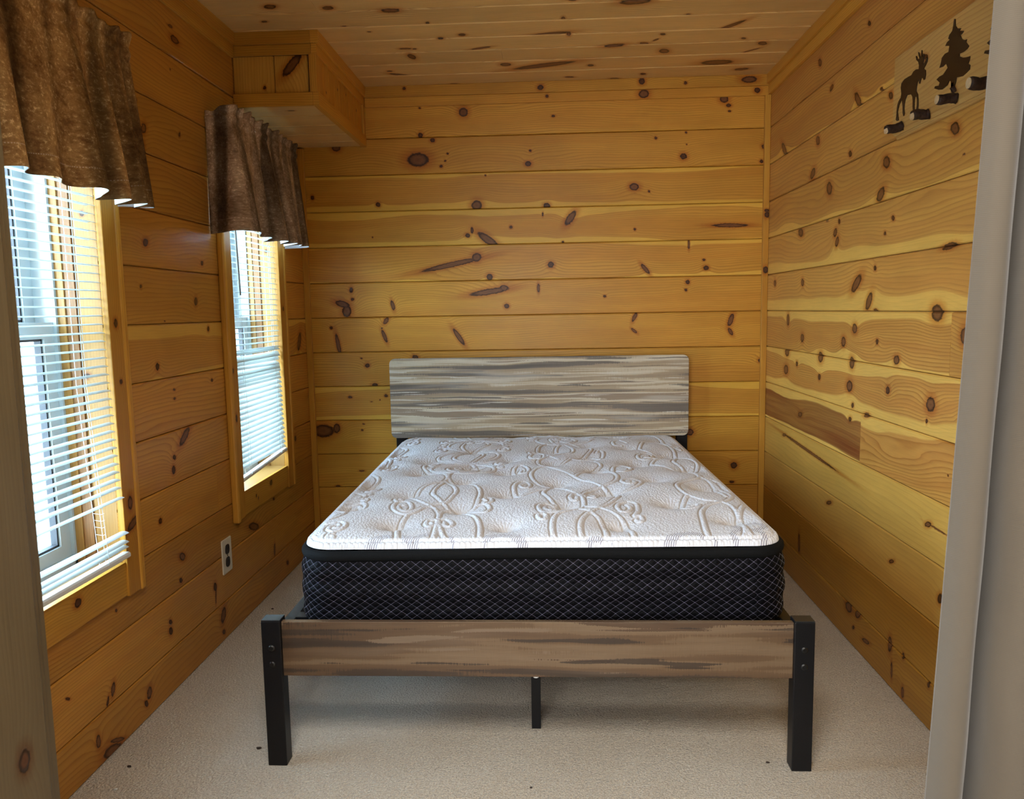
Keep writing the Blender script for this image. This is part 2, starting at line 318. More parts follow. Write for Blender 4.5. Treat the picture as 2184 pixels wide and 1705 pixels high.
KNOTS=[('b',-0.396,2.11,0.018,0.0173,-0.08),('b',-0.603,2.009,0.0107,0.0098,1.52),('b',-0.546,1.986,0.0098,0.0081,-0.02),('b',-1.011,1.964,0.0177,0.0149,0.01),('b',-0.618,1.897,0.0434,0.027,-0.02),('b',-0.476,1.922,0.0042,0.004,-0.02),('b',-0.488,1.889,0.0042,0.0041,-0.01),('b',-0.508,1.864,0.0063,0.0061,0),('b',-0.082,1.925,0.0048,0.0047,-0.21),('b',-0.093,1.865,0.0124,0.0101,-0.05),('b',-0.297,1.816,0.0035,0.0034,-0.09),('b',-1.137,1.732,0.0089,0.0064,1.5),('b',-0.818,1.692,0.0092,0.0089,0.18),('b',-0.342,1.678,0.021,0.0191,-0.03),('b',-0.007,1.668,0.0132,0.0116,-0.06),('b',0.029,2.08,0.0075,0.0046,-0.04),('b',0.105,1.608,0.034,0.0139,0.94),('b',-0.027,1.628,0.0082,0.0035,1.56),('b',0.068,1.496,0.0049,0.0048,-0.35),('b',-0.18,1.572,0.0063,0.0062,-0.14),('b',-0.291,1.514,0.0489,0.0152,-0.62),('b',-0.389,1.537,0.0106,0.0083,-0.02),('b',-0.367,1.56,0.0124,0.0056,1.55),('b',-0.47,1.4,0.1275,0.0104,0.2),('b',-0.348,1.432,0.0197,0.0167,0.3),('b',0.009,1.39,0.0126,0.0124,-0.32),('b',-0.287,1.337,0.0127,0.0125,0.03),('b',-0.289,1.267,0.0814,0.0119,0.14),('b',-0.218,1.283,0.0176,0.0112,-0.02),('b',-0.052,1.28,0.0174,0.0056,1.56),('b',-0.207,1.196,0.0099,0.0098,0.02),('b',-0.966,1.287,0.0113,0.0072,1.51),('b',-0.961,1.242,0.0065,0.0063,0.42),('b',-1.012,1.22,0.0301,0.0128,-0.27),('b',-0.992,1.185,0.0241,0.0188,1.49),('b',-0.764,1.209,0.0211,0.0072,-1.34),('b',-0.799,1.135,0.0158,0.0085,1),('b',-0.764,2.21,0.0063,0.006,0.03),('b',-0.106,2.189,0.0116,0.0099,-0.07),('b',-0.249,2.208,0.0041,0.004,-0.15),('b',-0.851,1.538,0.0029,0.0028,0.25),('b',-0.603,2.135,0.0049,0.0027,-0.03),('b',0.338,2.224,0.0102,0.0098,-0.37),('b',0.539,2.226,0.0054,0.0052,-0.44),('b',0.537,2.199,0.0048,0.0045,-0.44),('b',0.384,2.175,0.019,0.0131,-0.06),('b',0.822,2.135,0.0168,0.0143,-0.15),('b',0.843,2.105,0.0101,0.0065,-0.06),('b',0.848,2.079,0.006,0.0039,-0.06),('b',0.648,1.989,0.0041,0.0039,-0.51),('b',0.508,1.967,0.0055,0.0053,-0.47),('b',0.652,1.933,0.0027,0.0026,-0.53),('b',0.637,1.88,0.0136,0.0119,-0.14),('b',1.028,1.947,0.0061,0.0058,-0.62),('b',1.012,1.915,0.0114,0.0099,-0.16),('b',0.998,1.848,0.0068,0.0065,-0.64),('b',0.407,1.746,0.0192,0.0135,-0.05),('b',0.476,1.724,0.0041,0.004,-0.52),('b',0.411,1.548,0.0049,0.0047,-0.56),('b',0.858,1.557,0.0715,0.0074,-0.02),('b',0.665,1.473,0.0191,0.0041,-1.56),('b',0.737,1.398,0.0062,0.0048,-0.07),('b',0.747,1.36,0.011,0.0096,-0.12),('b',0.46,1.361,0.0265,0.0075,-0.88),('b',0.661,1.295,0.0084,0.0082,-0.78),('b',0.653,1.258,0.0056,0.0055,-0.79),('b',0.266,1.235,0.0056,0.0055,-0.66),('b',0.409,1.133,0.0208,0.007,1.13),('b',0.867,1.111,0.0261,0.0098,1.24),('b',0.975,2.21,0.0233,0.0078,-0.04),('b',0.992,2.193,0.012,0.0078,-0.07),('b',-0.762,1.21,0.0171,0.0056,-1.25),('b',-0.802,1.134,0.015,0.0062,1.01),('b',-0.822,1.099,0.0038,0.0037,0.48),('b',-0.81,1.06,0.0277,0.0076,-1.22),('b',-1.073,1.105,0.0063,0.0061,0.5),('b',-1.042,1.023,0.0464,0.0082,-1.4),('b',-0.444,1.051,0.04,0.0093,-0.98),('b',-0.662,0.954,0.0125,0.0099,0.01),('b',-0.929,0.953,0.0044,0.0025,-0),('b',-0.9,0.917,0.0095,0.0093,0.6),('b',-0.867,0.821,0.0126,0.0075,0),('b',-1.18,0.769,0.0051,0.0032,0.01),('b',-0.993,0.761,0.0082,0.005,0.01),('b',-0.813,0.766,0.0069,0.0057,0.03),('b',-0.886,0.737,0.0051,0.0019,-0.01),('b',-0.844,0.746,0.0026,0.0025,0.71),('b',-1.134,0.593,0.0448,0.0268,0.01),('b',-1.067,0.605,0.0204,0.014,1.5),('b',-0.93,0.626,0.0045,0.0025,0),('b',-0.939,0.595,0.0051,0.0038,0.03),('b',-0.948,0.389,0.0115,0.0032,-0),('b',-1.073,0.312,0.0097,0.0045,0),('b',0.407,1.067,0.0146,0.0052,-0.71),('b',0.866,1.056,0.0166,0.0077,-1.04),('b',1.013,0.914,0.0111,0.0093,-0.09),('b',1.029,0.932,0.0093,0.0052,-1.54),('b',0.677,0.569,0.0153,0.0136,-0.08),('b',0.892,0.402,0.0137,0.0132,-1.24),('b',0.883,0.32,0.0093,0.0055,-0.02),('r',3.146,1.801,0.0191,0.0136,0.57),('r',3.196,1.686,0.025,0.0154,-0.29),('r',3.007,1.601,0.0246,0.0186,0.53),('r',2.514,1.606,0.0218,0.0143,0.41),('r',2.549,1.514,0.0257,0.0155,-0.41),('r',2.107,1.615,0.02,0.0122,0.43),('r',3.328,1.472,0.026,0.014,0.17),('r',2.933,1.434,0.0151,0.0117,-0.56),('r',2.913,1.4,0.0169,0.0121,-0.83),('r',2.897,1.47,0.0091,0.0073,0.54),('r',3.021,1.487,0.0118,0.004,0.13),('r',2.453,1.431,0.0094,0.0063,0.29),('r',2.507,1.391,0.0066,0.0051,0.4),('r',2.11,1.321,0.0298,0.0071,-0.07),('r',2.572,1.289,0.0087,0.0068,0.28),('r',2.721,1.245,0.0403,0.0159,-0.54),('r',2.611,1.185,0.0288,0.0152,-0.85),('r',2.557,1.156,0.0135,0.0042,0.01),('r',3.289,1.268,0.0143,0.0122,0.36),('r',3.684,1.278,0.0143,0.0118,0.27),('r',3.474,1.114,0.021,0.0157,1.42),('r',2.724,1.094,0.0174,0.0141,0.09),('r',3.275,1.042,0.0169,0.0144,0.07),('r',2.822,1.045,0.0167,0.0154,0.2),('r',2.537,1.057,0.0084,0.0069,0.06),('r',2.393,1.008,0.0164,0.0112,-0.04),('r',2.158,1.149,0.0264,0.0186,0.08),('r',2.01,1.092,0.0192,0.0181,0.68),('r',3.477,0.975,0.0255,0.0172,-0.04),('r',3.487,0.896,0.0257,0.0174,-0.08),('r',3.338,0.932,0.0118,0.0092,-0.06),('r',3.052,0.977,0.022,0.0168,-0.03),('r',2.739,0.977,0.0177,0.0166,0.04),('r',2.5,1.798,0.0136,0.0083,0.49),('r',2.758,1.852,0.0329,0.0124,0.79),('r',3.584,1.854,0.0421,0.0138,0.71),('r',2.812,1.688,0.0127,0.0083,0.42),('r',3.247,2.175,0.0203,0.0112,0.51),('r',3.145,2.087,0.0167,0.0107,0.62),('r',3.013,1.959,0.015,0.0082,-0.19),('r',2.571,1.836,0.0089,0.0049,0.44),('r',2.683,2.069,0.0119,0.0061,0.51),('r',3.457,2.224,0.0256,0.0099,0.38),('r',2.057,1.542,0.0044,0.0021,0.27),('r',2.754,0.895,0.0215,0.0164,-0.12),('r',2.445,0.912,0.0113,0.0105,-0.21),('r',2.172,0.901,0.0207,0.0171,-0.19),('r',2.006,0.899,0.0119,0.01,-1.56),('r',2.19,0.853,0.0058,0.0045,1.56),('r',3.06,0.9,0.0118,0.0101,-0.1),('r',2.72,0.832,0.0094,0.0072,-0.18),('r',3.28,0.725,0.0206,0.0087,-0.15),('r',2.74,0.781,0.0119,0.0073,-0.17),('r',2.6,0.814,0.0193,0.0069,-0.14),('r',3.186,0.593,0.2848,0.0052,0.05),('r',3.491,0.605,0.0235,0.0058,-0.17),('r',2.918,0.441,0.0224,0.0058,-0.26),('r',2.157,0.57,0.0153,0.0064,-0.31),('r',2.106,0.571,0.0429,0.0021,0.03),('r',2.374,0.394,0.0152,0.0047,-0.34),('r',2.074,0.39,0.013,0.0098,-0.94),('r',2.697,0.122,0.0239,0.0152,-0.18),('r',2.615,0.131,0.0196,0.0117,-0.56),('r',2.65,0.068,0.0101,0.0051,-0.52),('r',2.543,0.065,0.0248,0.0064,-0.19),('r',2.363,0.135,0.0209,0.0109,-1.52),('r',2.272,0.139,0.0088,0.0062,-1.13),('r',2.345,0.059,0.0204,0.0055,1.51),('r',2.267,0.027,0.0145,0.0068,-1.54),('r',3.252,0.185,0.0334,0.0104,1.52),('r',2.114,0.128,0.0081,0.0054,-1.21),('l',2.31,1.395,0.0133,0.0093,0.32),('l',2.685,1.356,0.0089,0.0065,0.31),('l',2.265,1.264,0.0055,0.0046,0.83),('l',2.619,1.224,0.0122,0.0097,1.15),('l',2.33,1.024,0.0097,0.0091,0.69),('l',2.703,1.13,0.0079,0.0069,1.01),('l',2.707,0.949,0.0072,0.0047,-0.05),('l',2.395,1.161,0.0028,0.002,0.12),('l',2.426,0.944,0.0061,0.0033,-0.09),('l',2.425,0.915,0.0069,0.0037,-0.1),('l',2.707,0.949,0.0076,0.0041,-0.07),('l',2.476,0.785,0.0369,0.0124,0.55),('l',2.397,0.731,0.0092,0.0066,-0.24),('l',2.387,0.692,0.0117,0.0091,1.53),('l',2.407,0.403,0.0163,0.0101,-0.43),('l',2.386,0.331,0.0088,0.0065,-0.62),('l',2.013,0.378,0.005,0.0038,-0.82),('l',2.302,0.226,0.0094,0.0062,-0.61),('l',2.3,0.197,0.0116,0.0089,-1.09),('l',2.631,0.22,0.0136,0.0108,-1.26),('l',2.632,0.183,0.0215,0.0038,1.44),('l',1.97,0.173,0.0155,0.0079,1.21),('l',1.942,0.153,0.0114,0.0047,1.2),('l',1.778,0.245,0.0079,0.0028,-0.53),('l',2.151,0.07,0.0148,0.0112,1.28),('l',2.13,0.048,0.0101,0.0069,-0.91),('l',1.886,0.071,0.0156,0.008,-1.54),('l',1.972,0.026,0.0305,0.0049,-0.41),('l',1.947,0.009,0.0373,0.0146,-0.29),('l',2.685,0.094,0.024,0.0164,1.02),('l',2.68,0.033,0.0113,0.0072,-0.6),('l',3.381,0.061,0.0126,0.008,-0.44),('l',3.229,0.169,0.0229,0.0075,1.44),('l',2.345,1.731,0.0149,0.0103,0.76),('l',2.327,1.673,0.0155,0.0109,0.92),('l',2.577,1.762,0.0072,0.0048,1.05),('l',2.601,2.182,0.0247,0.0068,0.23),('l',2.72,2.165,0.008,0.0071,-0.36),('l',2.584,2.06,0.0241,0.0099,0.04),('l',2.559,2.094,0.0125,0.0039,0.1),('l',2.311,1.802,0.006,0.0039,1.08),('l',3.57,0.597,0.0125,0.0104,-0.2),('l',3.55,0.492,0.0093,0.0088,-1.32),('l',3.013,0.332,0.0464,0.0127,-0.29),('l',3.249,0.388,0.0091,0.0053,-0.29),('l',3.696,1.044,0.0398,0.0182,1.06),('c',-0.954,2.808,0.0192,0.0148,-0.47),('c',-0.759,2.837,0.0167,0.0135,-0.32),('c',-0.548,2.881,0.0272,0.0167,0.03),('c',-1.023,2.942,0.0098,0.0072,-0.3),('c',-0.749,3.016,0.0067,0.004,0.01),('c',-0.67,3.082,0.0069,0.0054,-0.13),('c',-0.437,3.012,0.0104,0.0057,-1.39),('c',-0.411,3.18,0.0117,0.01,-1.33),('c',-0.324,3.149,0.0124,0.0114,0.04),('c',-0.57,3.286,0.0197,0.0078,0.09),('c',-0.533,3.293,0.0073,0.0062,-0.09),('c',-0.561,3.388,0.0285,0.0131,1.43),('c',-0.692,3.575,0.0113,0.0075,0.03),('c',-0.657,3.634,0.0421,0.0111,0.53),('c',-0.433,3.801,0.015,0.0084,0.11),('c',0.092,2.846,0.0105,0.0078,0.25),('c',0.312,2.88,0.0462,0.0218,-0.13),('c',0.063,3.019,0.018,0.0066,1.54),('c',0.518,3.023,0.0101,0.0077,0.79),('c',0.003,3.176,0.0737,0.0148,-0.21),('c',0.087,3.179,0.0201,0.0069,1.53),('c',0.698,3.153,0.0591,0.0111,-0.9),('c',0.276,3.334,0.0362,0.0166,-0.18),('c',0.392,3.318,0.0156,0.0105,0.3),('c',0.453,3.22,0.0109,0.0082,1.04),('c',0.435,3.282,0.0139,0.0055,-0.99),('c',-0.265,3.31,0.0359,0.0085,-0.32),('c',-0.177,3.535,0.0198,0.0186,0.54),('c',-0.011,3.563,0.1154,0.0225,-0.29),('c',0.192,3.585,0.0134,0.0113,1.03),('c',0.488,3.424,0.0242,0.0166,1.18),('c',0.438,3.737,0.0126,0.01,0.9),('c',0.104,3.749,0.0174,0.0093,0.16),('c',0.784,3.3,0.0102,0.0072,0.82),('c',0.876,3.368,0.0207,0.0135,0.96),('c',0.741,3.601,0.0577,0.0281,-0.02),('c',0.874,3.712,0.0258,0.0141,-0.17),('c',0.852,3.452,0.0329,0.0055,-0.75),('c',0.314,3.796,0.0177,0.0094,0.19)]
MOOSE=[(2.4092, 1.7079), (2.3999, 1.7013), (2.3901, 1.701), (2.3947, 1.7144), (2.3982, 1.7275), (2.3903, 1.7427), (2.3776, 1.7537), (2.3717, 1.7502), (2.3672, 1.737), (2.3641, 1.7144), (2.3577, 1.7056), (2.3527, 1.7117), (2.356, 1.7245), (2.355, 1.7388), (2.3505, 1.7496), (2.3402, 1.7577), (2.3156, 1.7544), (2.3068, 1.7455), (2.3036, 1.7329), (2.3032, 1.7163), (2.2994, 1.7041), (2.2914, 1.7021), (2.2935, 1.7139), (2.2939, 1.7304), (2.2905, 1.7401), (2.2826, 1.7392), (2.2775, 1.7286), (2.2779, 1.7147), (2.2802, 1.706), (2.2775, 1.6992), (2.2714, 1.7003), (2.2686, 1.7147), (2.2709, 1.7292), (2.2753, 1.7443), (2.2844, 1.7536), (2.2834, 1.765), (2.2793, 1.7778), (2.2733, 1.7796), (2.27, 1.7706), (2.2647, 1.7686), (2.2602, 1.7759), (2.2557, 1.7815), (2.2478, 1.7782), (2.2423, 1.7721), (2.2364, 1.7727), (2.2324, 1.7829), (2.2344, 1.7948), (2.245, 1.8019), (2.2432, 1.8041), (2.2356, 1.8082), (2.2274, 1.8152), (2.2257, 1.8237), (2.2315, 1.8282), (2.2339, 1.8217), (2.2414, 1.8176), (2.2509, 1.8128), (2.2475, 1.8303), (2.2469, 1.8408), (2.2516, 1.8425), (2.2538, 1.8334), (2.2567, 1.8377), (2.2591, 1.8539), (2.2633, 1.8557), (2.2639, 1.8399), (2.2672, 1.8375), (2.2768, 1.8535), (2.2827, 1.8567), (2.2806, 1.8496), (2.2734, 1.8378), (2.2773, 1.8358), (2.286, 1.8412), (2.2897, 1.8478), (2.2956, 1.8506), (2.292, 1.8393), (2.2799, 1.8306), (2.2738, 1.82), (2.2745, 1.8098), (2.2918, 1.8138), (2.3074, 1.8125), (2.3175, 1.806), (2.3391, 1.8074), (2.3622, 1.8075), (2.3801, 1.8009), (2.383, 1.7896), (2.3777, 1.7736), (2.3806, 1.7622), (2.3943, 1.7555), (2.4021, 1.7456), (2.4055, 1.7317), (2.4053, 1.7169)]
TREE=[(2.0927, 1.8763), (2.087, 1.8743), (2.0846, 1.8579), (2.0752, 1.8475), (2.0573, 1.8424), (2.064, 1.8385), (2.0427, 1.8309), (2.0505, 1.8268), (2.0583, 1.8259), (2.0516, 1.8159), (2.0386, 1.8079), (2.0271, 1.8062), (2.0298, 1.8006), (2.0158, 1.787), (2.0242, 1.7825), (2.0402, 1.781), (2.0589, 1.7827), (2.0583, 1.7768), (2.0432, 1.769), (2.0265, 1.7645), (2.0079, 1.7613), (2.0096, 1.7537), (2.0149, 1.7468), (2.006, 1.7405), (2.0075, 1.7308), (2.0231, 1.7268), (2.0391, 1.7242), (2.0678, 1.7292), (2.0699, 1.7197), (2.0786, 1.7074), (2.0928, 1.7123), (2.095, 1.7267), (2.1025, 1.733), (2.1135, 1.7228), (2.1378, 1.7194), (2.1564, 1.7236), (2.1807, 1.7336), (2.1764, 1.7382), (2.1574, 1.7341), (2.1524, 1.7404), (2.1707, 1.7532), (2.1548, 1.7563), (2.1365, 1.7555), (2.1143, 1.7662), (2.1244, 1.7799), (2.1406, 1.7761), (2.1582, 1.7785), (2.1508, 1.7878), (2.1473, 1.7998), (2.132, 1.8054), (2.1134, 1.8043), (2.1102, 1.8177), (2.132, 1.8245), (2.1232, 1.8308), (2.1098, 1.8328), (2.1186, 1.8378), (2.1135, 1.8446), (2.0989, 1.8502), (2.0952, 1.8616)]
TRACES=[[(-0.406,1.906),(-0.419,1.971),(-0.44,2.086),(-0.446,2.157),(-0.438,2.231),(-0.422,2.284),(-0.4,2.32),(-0.383,2.339),(-0.359,2.367),(-0.337,2.386),(-0.323,2.445),(-0.317,2.498),(-0.33,2.564),(-0.355,2.634),(-0.373,2.67)],[(-0.327,1.905),(-0.333,1.964),(-0.333,2.026),(-0.337,2.123),(-0.341,2.196),(-0.345,2.256),(-0.36,2.31),(-0.379,2.338),(-0.409,2.377),(-0.444,2.428),(-0.464,2.469),(-0.453,2.49),(-0.446,2.555),(-0.426,2.612),(-0.399,2.647),(-0.376,2.67),(-0.37,2.732),(-0.371,2.784),(-0.356,2.824),(-0.317,2.857),(-0.278,2.904),(-0.252,2.947)],[(-0.267,1.904),(-0.28,1.963),(-0.308,2.04),(-0.33,2.139),(-0.341,2.204)],[(-0.206,1.904),(-0.209,1.963),(-0.21,2.046),(-0.216,2.137),(-0.232,2.211),(-0.255,2.254),(-0.282,2.29),(-0.32,2.328),(-0.342,2.366),(-0.374,2.436),(-0.392,2.489),(-0.391,2.554),(-0.375,2.646)],[(-0.345,2.256),(-0.34,2.301),(-0.319,2.323),(-0.283,2.318),(-0.247,2.336),(-0.238,2.413),(-0.238,2.496),(-0.255,2.573),(-0.284,2.62),(-0.318,2.644),(-0.348,2.669),(-0.366,2.719),(-0.38,2.784),(-0.398,2.818),(-0.448,2.861),(-0.481,2.926),(-0.482,2.971),(-0.459,3.015),(-0.414,3.045)],[(-0.4,2.325),(-0.412,2.284),(-0.426,2.257),(-0.448,2.249),(-0.472,2.267),(-0.491,2.313),(-0.496,2.365),(-0.482,2.389),(-0.456,2.383),(-0.439,2.34),(-0.435,2.293),(-0.45,2.276),(-0.472,2.303),(-0.477,2.34),(-0.463,2.34)],[(-0.491,2.389),(-0.502,2.419),(-0.507,2.45),(-0.498,2.46),(-0.484,2.439),(-0.484,2.413),(-0.492,2.419)],[(-0.34,2.196),(-0.352,2.196),(-0.369,2.188),(-0.371,2.156),(-0.359,2.128),(-0.351,2.147),(-0.357,2.167)],[(-0.336,2.196),(-0.322,2.204),(-0.303,2.179),(-0.294,2.146),(-0.302,2.123),(-0.317,2.139),(-0.318,2.163)],[(-0.251,2.327),(-0.235,2.354),(-0.211,2.354),(-0.197,2.307),(-0.206,2.267),(-0.226,2.267),(-0.25,2.29)],[(-0.209,2.359),(-0.196,2.383),(-0.199,2.422),(-0.212,2.433),(-0.221,2.413),(-0.215,2.393)],[(-0.004,1.89),(-0.006,1.934),(-0.012,2.009),(-0.015,2.088),(-0.01,2.158),(0.003,2.207),(0.023,2.232),(0.046,2.258),(0.065,2.275),(0.084,2.315),(0.089,2.376),(0.087,2.436),(0.071,2.499),(0.047,2.543),(0.004,2.594),(-0.03,2.613),(-0.06,2.673),(-0.074,2.748),(-0.071,2.814),(-0.052,2.868),(-0.015,2.902),(0.026,2.944),(0.057,2.995),(0.089,3.056),(0.137,3.118),(0.17,3.218),(0.177,3.289),(0.152,3.365),(0.1,3.426),(0.057,3.489)],[(0.07,1.889),(0.068,1.934),(0.062,2.008),(0.061,2.08),(0.069,2.149),(0.087,2.206),(0.106,2.244),(0.131,2.283),(0.159,2.328),(0.188,2.394),(0.204,2.443),(0.194,2.475),(0.178,2.528),(0.166,2.573),(0.141,2.631),(0.104,2.68),(0.081,2.731),(0.053,2.796),(0.017,2.845),(-0.015,2.895),(-0.041,2.954),(-0.048,3.014),(-0.027,3.06),(0.006,3.107),(0.054,3.163),(0.089,3.187),(0.102,3.275),(0.094,3.349),(0.066,3.428)],[(0.112,1.889),(0.118,1.933),(0.127,2.007),(0.128,2.086),(0.122,2.164),(0.105,2.222),(0.095,2.248),(0.069,2.275),(0.038,2.293),(0.015,2.321),(-0.006,2.379),(-0.023,2.449),(-0.034,2.501),(-0.022,2.555),(-0.004,2.589)],[(0.179,1.889),(0.194,1.976),(0.2,2.054),(0.193,2.121),(0.183,2.188),(0.158,2.247),(0.129,2.283),(0.102,2.301),(0.087,2.315)],[(0.082,2.743),(0.103,2.795),(0.139,2.848),(0.169,2.874),(0.21,2.845),(0.226,2.765),(0.228,2.701),(0.207,2.629),(0.167,2.584),(0.124,2.541),(0.099,2.498),(0.089,2.446)],[(0.031,3.042),(-0.003,3.1),(-0.038,3.193),(-0.048,3.282),(-0.039,3.375),(-0.006,3.431),(0.042,3.459)],[(0.051,3.155),(0.036,3.207),(0.03,3.296),(0.041,3.371),(0.062,3.428)],[(0.079,3.056),(0.103,3.024),(0.162,3.006),(0.186,2.96),(0.186,2.916),(0.163,2.874)],[(0.051,2.258),(0.019,2.241),(-0.015,2.224),(-0.04,2.233),(-0.05,2.286),(-0.046,2.332),(-0.028,2.355),(-0.002,2.34),(0.008,2.294),(-0.004,2.259),(-0.024,2.259),(-0.032,2.295),(-0.023,2.322),(-0.009,2.308)],[(-0.035,2.22),(-0.029,2.183),(-0.037,2.155),(-0.05,2.167),(-0.053,2.2),(-0.044,2.212)],[(-0.016,2.567),(-0.047,2.545),(-0.084,2.502),(-0.113,2.471),(-0.128,2.525),(-0.131,2.592),(-0.118,2.651),(-0.094,2.662),(-0.077,2.626),(-0.084,2.58),(-0.102,2.574),(-0.111,2.603),(-0.101,2.62)],[(-0.133,2.803),(-0.141,2.857),(-0.132,2.913),(-0.109,2.927),(-0.087,2.883),(-0.085,2.828),(-0.102,2.802),(-0.117,2.829),(-0.112,2.856)],[(0.087,2.446),(0.081,2.477),(0.061,2.478),(0.05,2.437),(0.054,2.397),(0.068,2.396),(0.072,2.436)],[(0.094,2.436),(0.11,2.466),(0.129,2.455),(0.125,2.415),(0.108,2.425)],[(-0.024,3.076),(-0.022,3.141),(-0.041,3.167),(-0.069,3.16),(-0.081,3.111),(-0.07,3.062),(-0.046,3.053)],[(-0.079,3.178),(-0.083,3.221),(-0.071,3.238),(-0.063,3.203)],[(0.133,3.102),(0.171,3.117),(0.2,3.083),(0.215,3.131),(0.22,3.199),(0.206,3.225),(0.194,3.183)],[(0.186,2.48),(0.229,2.503),(0.275,2.55),(0.299,2.612),(0.298,2.652),(0.275,2.679),(0.243,2.66),(0.234,2.627),(0.251,2.588),(0.275,2.6),(0.276,2.632)],[(0.224,2.209),(0.242,2.266),(0.245,2.336),(0.223,2.358),(0.196,2.337),(0.184,2.297),(0.19,2.247),(0.208,2.247),(0.222,2.286),(0.214,2.316)],[(0.225,2.2),(0.241,2.209),(0.242,2.172),(0.23,2.155),(0.225,2.172)],[(0.224,2.823),(0.233,2.9),(0.262,2.931),(0.291,2.898),(0.292,2.851),(0.263,2.807),(0.24,2.823)],[(0.387,1.902),(0.389,1.945),(0.396,2.051),(0.412,2.17),(0.425,2.253),(0.451,2.312),(0.48,2.342),(0.505,2.362),(0.53,2.383),(0.558,2.437),(0.56,2.483),(0.553,2.555),(0.547,2.644),(0.528,2.699),(0.518,2.741),(0.514,2.784),(0.492,2.829),(0.442,2.908),(0.404,2.958),(0.389,2.992),(0.418,3.06),(0.47,3.093),(0.503,3.092),(0.547,3.054),(0.558,2.952),(0.522,2.828)],[(0.441,1.902),(0.472,1.981),(0.494,2.034),(0.507,2.082)],[(0.499,1.901),(0.501,1.958),(0.506,2.05),(0.507,2.082),(0.514,2.15),(0.526,2.242),(0.526,2.32),(0.507,2.362),(0.462,2.385),(0.425,2.44),(0.41,2.498),(0.411,2.571),(0.43,2.622),(0.463,2.66),(0.505,2.699),(0.523,2.748)],[(0.511,2.168),(0.538,2.261),(0.569,2.33),(0.599,2.35),(0.625,2.339)],[(0.537,2.698),(0.575,2.643),(0.598,2.554),(0.616,2.459)],[(0.415,2.429),(0.391,2.365),(0.38,2.313),(0.395,2.298),(0.423,2.312),(0.435,2.338),(0.421,2.343),(0.401,2.333)],[(0.537,2.671),(0.542,2.593),(0.535,2.519),(0.542,2.438)],[(0.5,3.074),(0.476,3.005),(0.492,2.922),(0.504,2.829)],[(0.413,3.412),(0.381,3.267),(0.414,3.188),(0.47,3.093),(0.413,3.077)],[(0.412,3.095),(0.378,3.061),(0.353,3.08),(0.356,3.134),(0.387,3.17),(0.416,3.15),(0.402,3.096),(0.379,3.097)],[(0.518,3.343),(0.517,3.222),(0.503,3.11)],[(0.413,3.412),(0.468,3.431),(0.51,3.364),(0.537,3.3),(0.552,3.259),(0.551,3.341),(0.529,3.342)],[(0.352,3.551),(0.386,3.646),(0.456,3.667),(0.506,3.566),(0.523,3.45),(0.532,3.363)],[(0.342,3.528),(0.332,3.624),(0.297,3.639),(0.278,3.603),(0.298,3.554)],[(0.34,3.394),(0.316,3.45),(0.283,3.419),(0.285,3.354),(0.314,3.353)]]
TUFTS=[(-0.474,2.505),(-0.628,2.357),(-0.633,2.674),(-0.485,2.842),(-0.481,3.062),(-0.642,3.252),(-0.307,2.664),(-0.288,2.318),(-0.46,2.15),(-0.632,2.976),(-0.144,2.126),(-0.154,2.487),(-0.168,2.832),(-0.16,3.08),(-0.319,3.255),(-0.308,2.949),(0.018,2.649),(0.029,2.326),(0.006,2.967),(0.004,3.258),(0.172,3.379),(0.162,2.848),(0.171,2.5),(0.169,2.122),(0.148,3.084),(-0.167,3.665),(0.14,3.658),(0.356,2.357),(0.348,2.677),(0.498,2.57),(0.493,2.172),(0.499,2.873),(0.333,2.991),(0.331,3.303),(0.477,3.142),(0.495,3.486),(0.323,3.612)]
# ------------------------------------------------------------------ wall planks
def wallfn(w):
    if w == 'b': return lambda a, b, d: (a, D + d, b)
    if w == 'l': return lambda a, b, d: (-L - d, a, b)
    if w == 'r': return lambda a, b, d: (R + d, a, b)
    if w == 'c': return lambda a, b, d: (a, b, C + d)
TH = .014
def plank(name, w, a0, a1, b0, b1, mat, parent, vertical=False, th=TH, fn=None, bev=.0040):
    """one board: long edges chamfered so that neighbours meet in a V groove"""
    fn = fn or wallfn(w)
    g = .0009
    prof = [(b0 + g, th), (b0 + g, bev), (b0 + g + bev * .7, 0), (b1 - g - bev, 0), (b1 - g, bev * 1.1), (b1 - g, th)]
    mb = MB(); q = .0004
    def P(a, b, d): return fn(b, a, d) if vertical else fn(a, b, d)
    A = [a0 + q, a1 - q]
    for i in range(len(prof)):
        (ba, da), (bb, db) = prof[i], prof[(i + 1) % len(prof)]
        mb.face([P(A[0], ba, da), P(A[1], ba, da), P(A[1], bb, db), P(A[0], bb, db)], [(A[0], ba), (A[1], ba), (A[1], bb), (A[0], bb)])
    for a in A: mb.face([P(a, b, d) for b, d in prof], [(a + d, b) for b, d in prof])
    return mb.build(name, mat, parent)

def knots_for(w, a0, a1, b0, b1):
    out = []
    for (kw, a, b, ra, rb, an) in KNOTS:
        if kw != w: continue
        ea = max(ra * abs(math.cos(an)), rb); eb = max(ra * abs(math.sin(an)), rb)
        if a0 - .02 < a < a1 + .02 and b0 - .5 * eb < b < b1 + .5 * eb: out.append((a, b, ra, rb, an))
    return out
def auto_knots(w, a0, a1, b0, b1, have):
    """a few more small knots where the listed ones leave a board bare (hidden or off-frame parts)"""
    out = list(have); n = int((a1 - a0) / .55)
    for _ in range(n):
        a = random.uniform(a0, a1); b = random.uniform(b0 + .02, b1 - .02)
        if all(abs(a - k[0]) > .3 for k in out) and len(out) < 4:
            r = random.choice((.003, .005, .008)); out.append((a, b, r, r * random.uniform(.7, 1), random.uniform(-1, 1)))
    return out

